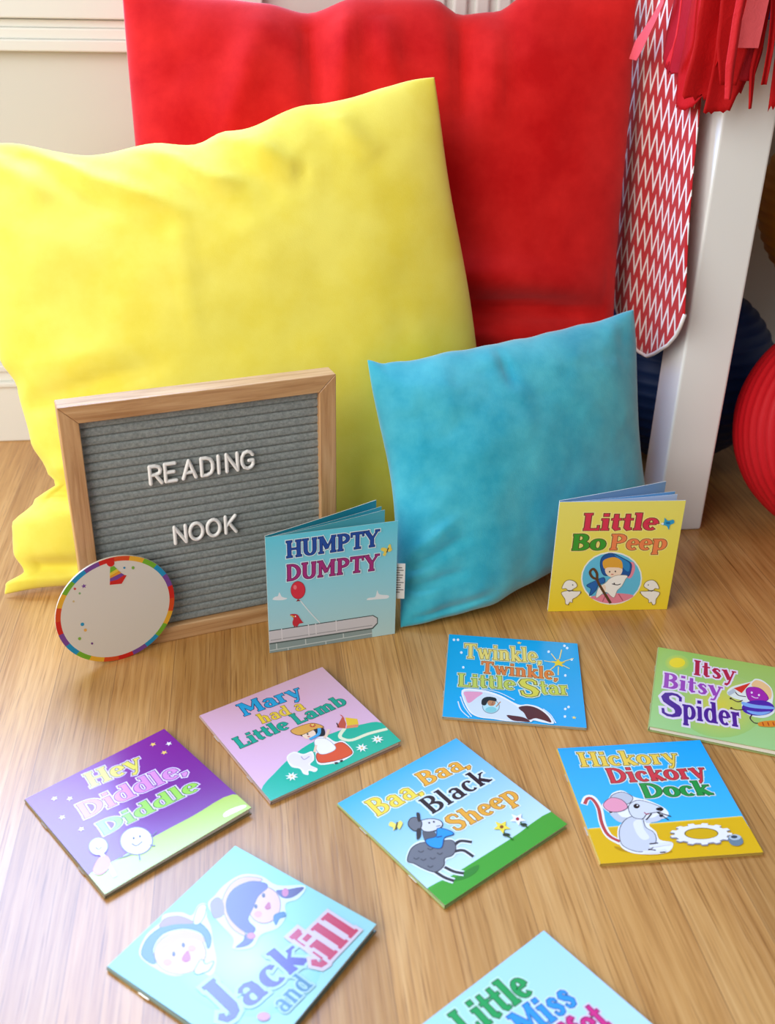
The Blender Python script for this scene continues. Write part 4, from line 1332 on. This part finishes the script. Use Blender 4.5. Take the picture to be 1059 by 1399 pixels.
STRIPS = [
    ('A', 's', [(0.094, 0.5663, 0.0081), (0.1173, 0.545, 0.0191), (0.145, 0.5246, 0.0312), (0.1613, 0.5061, 0.0231)]) ,
    ('A', 'd', [(0.0645, 0.5678, 0.0713), (0.0614, 0.5408, 0.0827), (0.0782, 0.5117, 0.0671), (0.0752, 0.4991, 0.036)]) ,
    ('A', 'r', [(0.0092, 0.5694, 0.068), (0.004, 0.5307, 0.0785), (0.0153, 0.4947, 0.0677), (0.0309, 0.4706, 0.0338)]) ,
    ('A', 'k', [(0.0319, 0.5583, 0.0073), (0.0321, 0.5356, 0.0092), (0.0449, 0.5101, 0.0153)]) ,
    ('F', 'r', [(-0.0341, 0.5709, 0.0327), (-0.0331, 0.5338, 0.0348), (-0.0397, 0.5057, 0.0308), (-0.0454, 0.4874, 0.0222)]) ,
    ('F', 'r', [(-0.0166, 0.5465, 0.0289), (-0.0167, 0.5084, 0.028), (-0.0227, 0.4762, 0.0224)]) ,
    ('F', 'd', [(-0.0065, 0.5467, 0.0275), (-0.0074, 0.5214, 0.0279), (-0.0108, 0.4928, 0.0178)]) ,
    ('F', 's', [(-0.0084, 0.5713, 0.0207), (-0.0099, 0.5528, 0.0214), (-0.0113, 0.5325, 0.0219)]) ,
    ('F', 'd', [(0.0039, 0.553, 0.013), (0.0045, 0.5279, 0.0132), (0.0005, 0.5034, 0.0119)]) ,
    ('F', 'r', [(0.0047, 0.5343, 0.0088), (0.0034, 0.5112, 0.0066), (0.0063, 0.4797, 0.0042)]) ,
    ('F', 'r', [(0.0109, 0.5716, 0.0086), (0.0149, 0.5344, 0.0073), (0.0144, 0.5009, 0.0067)]) ,
    ('F', 'r', [(-0.0227, 0.571, 0.0314), (-0.0229, 0.5339, 0.0261), (-0.0219, 0.5006, 0.0133)]) ,
    ('F', 'b', [(0.0073, 0.5715, 0.01), (0.0091, 0.5556, 0.0058)]) ,
    ('F', 'r', [(0.0217, 0.5718, 0.013), (0.0252, 0.5345, 0.0117), (0.0284, 0.5088, 0.0089)]) ,
    ('F', 'k', [(-0.0303, 0.5186, 0.0088), (-0.0285, 0.5006, 0.0074), (-0.0281, 0.4901, 0.0059)]) ,
]

for k in range(13):          # unseen run of fringe, added to shade the space under the table
    q = 0.040 + 0.017 * k
    STRIPS.append(('F', 'rd'[k % 2], [(q, 0.60, 0.020), (q + 0.004 * math.sin(k * 2.1), 0.54, 0.022), (q + 0.006 * math.sin(k * 1.3), 0.478 + 0.016 * math.sin(k * 1.7), 0.016)]))


def fringe():
    root = empty('tissue_fringe', TO, YAW)
    tag(root, 'red tissue paper fringe with a few salmon ribbons hanging at the table edge', 'garland')
    cnt = {'A': 0, 'F': 0}
    lab = {'s': 'salmon pink ribbon', 'b': 'blue strip', 'k': 'narrow bright red strip'}
    lift = {'s': 0.014, 'd': -0.004, 'r': 0.0, 'k': 0.013, 'b': -0.010}
    for si, (pl, c, pts) in enumerate(STRIPS):
        cnt[pl] += 1
        off = (cnt[pl] * 0.0022 if si < 15 else 0.002 + 0.003 * (si % 3)) + lift[c]
        stiff = c in 's'
        # carried up to the cord under the table top
        a0, z0, w0 = pts[0]
        P_ = [(a0 + (pts[0][0] - pts[1][0]) * 0.4, 0.712, w0 * 0.6), (a0 + (pts[0][0] - pts[1][0]) * 0.2, 0.64, w0 * 0.9)] + list(pts)
        n = 26
        na = 9
        b_ = MB()
        grid = []
        for j in range(n + 1):
            f = j / n * (len(P_) - 1)
            k = min(int(f), len(P_) - 2)
            t = f - k
            a = P_[k][0] + (P_[k + 1][0] - P_[k][0]) * t
            z = P_[k][1] + (P_[k + 1][1] - P_[k][1]) * t
            w = P_[k][2] + (P_[k + 1][2] - P_[k][2]) * t
            rowp = []
            for i in range(na + 1):
                x = i / na - 0.5
                nz = noise.noise(Vector((a * 30 + x * w * 60, z * 30, si * 5.3)))
                amp = 0.0008 if stiff else 0.0022
                dep = off + amp * nz + (0.0 if stiff else 0.0016 * math.sin(x * 5 + si))
                zz = z
                if j == n and not stiff and w > 0.015:
                    zz += 0.006 * noise.noise(Vector((x * 9, si * 2.1, 0)))
                wk = w * (1.0 if stiff or w < 0.012 else 1.18)
                rowp.append(Vector((-0.024 - dep, a + x * wk, zz)) if pl == 'A' else Vector((a + x * wk, -0.030 - dep, zz)))
            grid.append(rowp)
        th = 0.0003
        k0 = len(b_.v)
        for s_ in (0, 1):
            for rowp in grid:
                for p in rowp:
                    q = p + (Vector((-th, 0, 0)) if pl == 'A' else Vector((0, -th, 0))) * s_
                    b_.v.append(tuple(q))
        W_ = na + 1
        tot = W_ * (n + 1)
        for s_ in (0, 1):
            for j in range(n):
                for i in range(na):
                    q = [s_ * tot + j * W_ + i, s_ * tot + j * W_ + i + 1, s_ * tot + (j + 1) * W_ + i + 1, s_ * tot + (j + 1) * W_ + i]
                    b_.f.append(q)
        rim = [(0, i) for i in range(na)] + [(j, na) for j in range(n)] + [(n, na - i) for i in range(na)] + [(n - j, 0) for j in range(n)]
        for (j, i), (j2, i2) in zip(rim, rim[1:] + rim[:1]):
            b_.f.append([j * W_ + i, j2 * W_ + i2, tot + j2 * W_ + i2, tot + j * W_ + i])
        b_.c = [(1, 1, 1, 1)] * len(b_.f)
        b_.m = [0] * len(b_.f)
        o = b_.build('tissue_strip', M['tissue_' + c], root, smooth=(not stiff))
        if c in lab:
            o['label'] = lab[c]
    cb = MB()
    cb.tube([(-0.035, 0.14, 0.712), (-0.037, 0.06, 0.711), (-0.036, -0.02, 0.7115), (-0.030, -0.040, 0.7115), (-0.01, -0.045, 0.711), (0.05, -0.045, 0.711), (0.26, -0.043, 0.712)], 0.003, 8)
    cb.tube([(-0.0163, 0.06, 0.7118), (-0.037, 0.06, 0.7118)], 0.0025, 6)
    cb.tube([(0.03, -0.0125, 0.7118), (0.03, -0.045, 0.7118)], 0.0025, 6)
    cb.build('cord', M['tissue_d'], root, smooth=True)


fringe()


# ------------------------------------------------------------------ paper lanterns under the table
def lantern(name, loc, r, mtl, label, squash=1.0, seed=0, ribs=26, tilt=None):
    root = empty(name, (loc[0], loc[1], loc[2] - r * squash))
    tag(root, label, 'paper lantern', 'round paper lanterns under the table')
    b_ = MB()
    n, seg = ribs * 6, 72
    for j in range(n + 1):
        th = math.radians(9) + math.radians(162) * j / n
        ph = (j % 6) / 6
        rr = r * (1 - 0.014 * (4 * ph * (1 - ph)))          # paper sinks between the wires
        for i in range(seg):
            a = 2 * math.pi * i / seg
            w = 1 + 0.004 * noise.noise(Vector((math.cos(a) * 4, math.sin(a) * 4, th * 5 + seed)))
            b_.v.append((rr * w * math.sin(th) * math.cos(a), rr * w * math.sin(th) * math.sin(a), (r + rr * math.cos(th)) * squash))
    for j in range(n):
        for i in range(seg):
            i2 = (i + 1) % seg
            b_.f.append([j * seg + i, j * seg + i2, (j + 1) * seg + i2, (j + 1) * seg + i])
    b_.c = [(1, 1, 1, 1)] * len(b_.f)
    b_.m = [0] * len(b_.f)
    rm = tilt.to_matrix() if tilt else Matrix.Identity(3)
    cz = Vector((0, 0, r * squash))
    turn = lambda vs: [tuple(rm @ (Vector(p) - cz) + cz) for p in vs]
    b_.v = turn(b_.v)
    b_.build('paper_shade', mtl, root, smooth=True)
    for nm, zc in (('top_ring', 1 + math.cos(math.radians(9))), ('bottom_ring', 1 - math.cos(math.radians(9)))):
        t = MB()
        rr = r * math.sin(math.radians(9))
        t.tube([(rr * math.cos(2 * math.pi * i / 24), rr * math.sin(2 * math.pi * i / 24), max(zc * r * squash, 0.0016) if not tilt else zc * r * squash) for i in range(25)], 0.0014, 6)
        t.v = turn(t.v)
        t.build(nm, M['brass'], root, smooth=True)
    return root


lantern('paper_lantern', (0.5340, 1.0970, 0.1323), 0.1323, M['lan_r'], 'red round paper lantern on the floor, nearest to the right edge', tilt=Euler((1.25, 0, 0.0)))
lantern('paper_lantern', (0.3885, 1.3120, 0.121), 0.121, M['lan_n'], 'navy blue ribbed paper lantern in the dark behind the table leg', seed=3, ribs=22)
lantern('paper_lantern', (0.575, 1.285, 0.352), 0.128, M['lan_y'], 'dim yellow paper lantern resting above the navy one under the table', seed=6)

# ------------------------------------------------------------------ letter board
BW, BH, BD, FW = 0.2500, 0.2570, 0.021, 0.0165
board = empty('letter_board', (-0.2807, 0.8038, 0), 0.3999)
tag(board, 'oak framed grey felt letter board reading READING NOOK', 'letter board')
for nm, poly, mt in (('frame_rail', [(0, 0), (BW, 0), (BW - FW, FW), (FW, FW)], 'oak_x'),
                     ('frame_rail', [(0, BH), (FW, BH - FW), (BW - FW, BH - FW), (BW, BH)], 'oak_x'),
                     ('frame_rail', [(0, 0), (FW, FW), (FW, BH - FW), (0, BH)], 'oak_z'),
                     ('frame_rail', [(BW, 0), (BW, BH), (BW - FW, BH - FW), (BW - FW, FW)], 'oak_z')):
    b_ = MB()
    b_.prism(poly, lambda a, c, d: (a, d, c), 0.0, BD)
    b_.build(nm, M[mt], board, bevel=0.0009)
fb = MB()
NR = 27
h0, h1 = FW, BH - FW
prof_ = []
for k in range(NR):
    z0 = h0 + (h1 - h0) * k / NR
    dz = (h1 - h0) / NR
    for q in range(8):
        a = q / 8
        prof_.append((0.0088 - 0.0030 * math.sqrt(max(0, 1 - (2 * a - 1) ** 4)), z0 + dz * a))
prof_.append((0.0088, h1))
for (y0, z0), (y1, z1) in zip(prof_, prof_[1:]):
    fb.face([(FW, y0, z0), (BW - FW, y0, z0), (BW - FW, y1, z1), (FW, y1, z1)])
fb.face([(FW, 0.016, h0), (FW, 0.016, h1), (BW - FW, 0.016, h1), (BW - FW, 0.016, h0)])
for x in (FW, BW - FW):
    fb.face([(x, 0.0088, h0), (x, 0.0088, h1), (x, 0.016, h1), (x, 0.016, h0)])
fo = fb.build('felt_panel', M['felt'], board, smooth=True, weld=True)
fo['label'] = 'grooved grey felt'

SANS = {
    'R': [[(0, 0), (0, 1)], [(0, 1), (.3, 1), (.5, .92), (.56, .75), (.5, .58), (.3, .5), (0, .5)], [(.28, .5), (.58, 0)]],
    'E': [[(.54, 1), (0, 1), (0, 0), (.56, 0)], [(0, .52), (.46, .52)]],
    'A': [[(0, 0), (.34, 1), (.68, 0)], [(.12, .33), (.56, .33)]],
    'D': [[(0, 0), (0, 1), (.28, 1), (.5, .9), (.6, .68), (.6, .32), (.5, .1), (.28, 0), (0, 0)]],
    'I': [[(0, 0), (0, 1)]],
    'N': [[(0, 0), (0, 1), (.6, 0), (.6, 1)]],
    'G': [[(.62, .78), (.52, .93), (.34, 1), (.14, .92), (.02, .7), (0, .5), (.03, .28), (.14, .08), (.34, 0), (.52, .07), (.63, .22), (.63, .46), (.4, .46)]],
    'O': [[(.36 + .36 * math.cos(math.radians(a)), .5 + .5 * math.sin(math.radians(a))) for a in range(0, 361, 20)]],
    'K': [[(0, 0), (0, 1)], [(.56, 1), (.02, .42)], [(.2, .6), (.58, 0)]],
}


def board_word(word, xs, z0, z1, rise, labels):
    hgt = z1 - z0
    for k, (ch, x) in enumerate(zip(word, xs)):
        b_ = MB()
        for stt in SANS[ch]:
            pts = [Vector((p[0] * 0.0172, 0, p[1] * hgt)) for p in stt]
            for p0_, p1_ in zip(pts, pts[1:]):
                b_.tube([p0_, p1_], 0.0018, 10, False)
            for p in pts:       # rounded ends and joints
                for q in range(4):
                    a0, a1 = math.radians(-90 + 45 * q), math.radians(-45 + 45 * q)
                    for s_ in range(8):
                        b0, b1 = math.pi * s_ / 4, math.pi * (s_ + 1) / 4
                        r_ = 0.0018
                        f_ = lambda a, b2: p + Vector((math.cos(a) * math.cos(b2), math.cos(a) * math.sin(b2), math.sin(a))) * r_
                        pl = [f_(a0, b0), f_(a0, b1), f_(a1, b1), f_(a1, b0)]
                        if q == 0:
                            pl = [pl[0], pl[2], pl[3]]
                        elif q == 3:
                            pl = [pl[0], pl[1], pl[2]]
                        b_.face(pl)
        o = b_.build('plastic_letter', M['letter'], smooth=True, recalc=True, weld=True)
        rz = Matrix.Rotation(0.3999, 4, 'Z')
        o.matrix_world = Matrix.Translation(Vector((-0.2807, 0.8038, 0)) + rz @ Vector((x, 0.0038, z0 + rise * k))) @ rz
        tag(o, labels[k], 'letter', 'white letters on the letter board')


lw = 'white plastic letter %s, %s in the word %s on grey felt'
board_word('READING', [0.0724, 0.0862, 0.1022, 0.1196, 0.1356, 0.1432, 0.1576], 0.1717, 0.1890, 0.0002,
           [lw % (c, p, 'READING') for c, p in zip('READING', ('first', 'second', 'third', 'fourth', 'fifth', 'sixth', 'last'))])
board_word('NOOK', [0.0899, 0.1042, 0.1208, 0.1388], 0.1062, 0.1236, 0.0006,
           [lw % (c, p, 'NOOK') for c, p in zip('NOOK', ('first', 'second', 'third', 'last'))])

# ------------------------------------------------------------------ round party card leaning on the board
CR = 0.0561
b_ = MB()
card_fn = lambda u, v, o_: (u * U, -0.0011 - o_, v * U + CR)
nseg = 96
edge = [(math.cos(2 * math.pi * i / nseg), math.sin(2 * math.pi * i / nseg)) for i in range(nseg)]
cream = lin('E6DFD2')
RIM = ['D9261C', '7C4A9C', '1B98C9', '7AB82E', 'F2B632', 'E2501E']
for i in range(nseg):
    (x0, z0), (x1, z1) = edge[i], edge[(i + 1) % nseg]
    seg_ = int((i / nseg * 24 + 0.4) % 24)
    cc = lin(RIM[seg_ % 6])
    k_ = 0.915
    b_.face([(x0 * CR * k_, -0.0011, z0 * CR * k_ + CR), (x0 * CR, -0.0011, z0 * CR + CR), (x1 * CR, -0.0011, z1 * CR + CR), (x1 * CR * k_, -0.0011, z1 * CR * k_ + CR)][::-1], cc)
    b_.face([(0, -0.0011, CR), (x0 * CR * k_, -0.0011, z0 * CR * k_ + CR), (x1 * CR * k_, -0.0011, z1 * CR * k_ + CR)], cream)
    b_.face([(x0 * CR, -0.0011, z0 * CR + CR), (x0 * CR, 0.0011, z0 * CR + CR), (x1 * CR, 0.0011, z1 * CR + CR), (x1 * CR, -0.0011, z1 * CR + CR)], lin('D8CDB8'))
    b_.face([(0, 0.0011, CR), (x1 * CR, 0.0011, z1 * CR + CR), (x0 * CR, 0.0011, z0 * CR + CR)], lin('D8D2C4'))
print_art(b_, 'Card', card_fn, False)
co = b_.build('party_card', M['satin'], recalc=False, colour=True)
co.location = (-0.2513, 0.8036, 0.0002)
co.rotation_euler = (0, 0, 0.5367)
tag(co, 'round cream party card with a rainbow rim leaning on the letter board', 'card')


# ------------------------------------------------------------------ picture books
def cover_mesh(fn, art, th, side_col, gloss):
    """card of thickness th with the print on its outer face; fn(u, v, off), off < 0 is into the card"""
    b_ = MB()
    c = lin(side_col)
    q = [(0, 0), (1, 0), (1, ASP), (0, ASP)]
    e = th
    for (a, b2) in zip(q, q[1:] + q[:1]):
        b_.face([fn(a[0], a[1], 0), fn(a[0], a[1], -e), fn(b2[0], b2[1], -e), fn(b2[0], b2[1], 0)], c)
    b_.face([fn(*p, -e) for p in q[::-1]], c)
    print_art(b_, art, fn)
    return b_


def flat_book(art, x, y, yaw, side, label, lift=0.0, top=0.003):
    root = empty('picture_book', (x, y, 0), yaw)
    tag(root, label, 'book', 'nursery rhyme picture books')
    k = 0.0006
    crv = lambda u, v: lift * (0.6 * (1 - v / ASP) + 0.4 * u)
    fn = lambda u, v, o_: (u * U, v * U, top + o_ + crv(u, v))
    cover_mesh(fn, art, k, side, True).build('front_cover', M['print'], root, recalc=False, colour=True)
    pg = MB()
    i_ = 0.012
    zz0, zz1 = k + 0.0002, top - k - 0.0002
    q = [(0.004, i_), (1 - i_, i_), (1 - i_, ASP - i_), (0.004, ASP - i_)]
    pg.prism(q, lambda a, c, d: (a * U, c * U, d + crv(a, c) * (d / top)), zz0, zz1)
    pg.build('pages', M['paper'], root)
    bc = MB()
    bc.prism([(0, 0), (1, 0), (1, ASP), (0, ASP)], lambda a, c, d: (a * U, c * U, d), 0.0003, k + 0.0003, lin(side))
    bc.build('back_cover', M['satin'], root, colour=True)
    sp = MB()
    r = top / 2 - 0.0002
    pl = [(-r * 0.55 * math.sin(math.pi * i / 10) - 0.0001, r + 0.0003 - r * math.cos(math.pi * i / 10)) for i in range(11)]
    sp.prism(pl, lambda a, c, d: (a, d * U, c), 0.0, ASP, lin(side))
    sp.build('spine', M['satin'], root, smooth=False, colour=True)
    for f in (0.27, 0.74):
        s_ = MB()
        s_.tube([(-r * 0.55 - 0.0004, U * (f - 0.035), top * 0.5), (-r * 0.55 - 0.0004, U * (f + 0.035), top * 0.5)], 0.0004, 6)
        s_.build('staple', M['steel'], root)
    return root


def standing_book(art, x, y, yaw, back, pages, side, inner, label):
    """open booklet standing on its edge; back and pages are (dx, dy) free corners in book axes"""
    root = empty('picture_book', (x, y, 0), yaw)
    tag(root, label, 'book', 'nursery rhyme picture books')
    fn = lambda u, v, o_: (u * U, -o_, v * U + 0.0003)
    cover_mesh(fn, art, 0.0007, side, True).build('front_cover', M['satin'], root, recalc=False, colour=True)

    def leaf(nm, ang, col_out, col_in, w, hgt, th, gap, curl=0.0):
        b2 = MB()
        n = 14
        pts = []
        a = ang
        px, py = 0.0006, gap
        for i in range(n + 1):
            pts.append((px, py))
            aa = a + curl * (i / n - 0.3)
            px += math.cos(aa) * w / n
            py += math.sin(aa) * w / n
        nx, ny = -math.sin(ang) * th, math.cos(ang) * th
        for i in range(n):
            (x0, y0), (x1, y1) = pts[i], pts[i + 1]
            z0, z1 = 0.0003, hgt
            b2.face([(x0, y0, z0), (x1, y1, z0), (x1, y1, z1), (x0, y0, z1)], lin(col_in))
            b2.face([(x0 + nx, y0 + ny, z0), (x0 + nx, y0 + ny, z1), (x1 + nx, y1 + ny, z1), (x1 + nx, y1 + ny, z0)], lin(col_out))
            b2.face([(x0, y0, z1), (x1, y1, z1), (x1 + nx, y1 + ny, z1), (x0 + nx, y0 + ny, z1)], lin('EDEAE2'))
            b2.face([(x0, y0, z0), (x0 + nx, y0 + ny, z0), (x1 + nx, y1 + ny, z0), (x1, y1, z0)], lin('EDEAE2'))
        (x0, y0) = pts[-1]
        b2.face([(x0, y0, 0.0003), (x0 + nx, y0 + ny, 0.0003), (x0 + nx, y0 + ny, hgt), (x0, y0, hgt)], lin('EDEAE2'))
        (x0, y0) = pts[0]
        b2.face([(x0, y0, 0.0003), (x0, y0, hgt), (x0 + nx, y0 + ny, hgt), (x0 + nx, y0 + ny, 0.0003)], lin('EDEAE2'))
        o = b2.build(nm, M['satin'], root, recalc=False, colour=True)
        if nm == 'page':
            o['label'] = 'inner page'
        return o
    H_ = U * ASP
    leaf('back_cover', back, side, inner, U * 0.995, H_ + 0.0003, 0.0007, 0.0030, 0.06)
    for a, cc, cin, w in pages:
        leaf('page', a, cc, cin, w * U, H_ - 0.0012, 0.0003, 0.0018, 0.10)
    return root


standing_book('Humpty', -0.1112, 0.8171, 0.3012, math.radians(19.6), [(math.radians(14.5), '5CC0D0', '48B6CA', 0.985), (math.radians(11.0), '7ED0DA', '62C4D2', 0.98)],
              '9CC8CC', '2FA2BA', 'open pale blue book with a red balloon standing before the letter board')
standing_book('Bo', 0.1694, 0.9012, 0.0757, math.radians(18.0), [(math.radians(9.0), 'D2E2F0', '6AA6D8', 0.985), (math.radians(6.0), 'E6ECF4', 'B8CCEA', 0.98)],
              'C8D8E2', '7EA6CC', 'open yellow book with a round picture standing before the teal cushion')

flat_book('Twinkle', 0.0531, 0.7239, -0.088, 'B0A890', 'bright blue book with a white rocket and a yellow star, lying flat')
flat_book('Itsy', 0.2345, 0.7135, -0.2848, 'A2B070', 'green book with a purple spider lying on the floor at the right', lift=0.0035, top=0.0036)
flat_book('Mary', -0.0875, 0.6129, 0.6179, 'B09080', 'pink and green book with a girl and a lamb, lying flat', lift=0.003)
flat_book('Hey', -0.1946, 0.5163, 0.7486, '8A7A5A', 'purple book with small stars lying in the window glare', lift=0.004)
flat_book('Baa', 0.0471, 0.5143, 0.6869, '9AA86A', 'sky blue book with a grey sheep above a green grass strip', lift=0.002)
flat_book('Hickory', 0.1652, 0.5572, 0.1188, 'C8A850', 'blue and yellow book with a white mouse and a gear')
flat_book('Jack', -0.0707, 0.3879, 0.9921, '7A8A80', 'pale mint book with the faces of two children in hats', lift=0.003, top=0.0042)
flat_book('Miss', 0.1025, 0.3153, 0.7099, 'A8C0CC', 'very pale blue book with lettering only, cut off by the bottom edge')
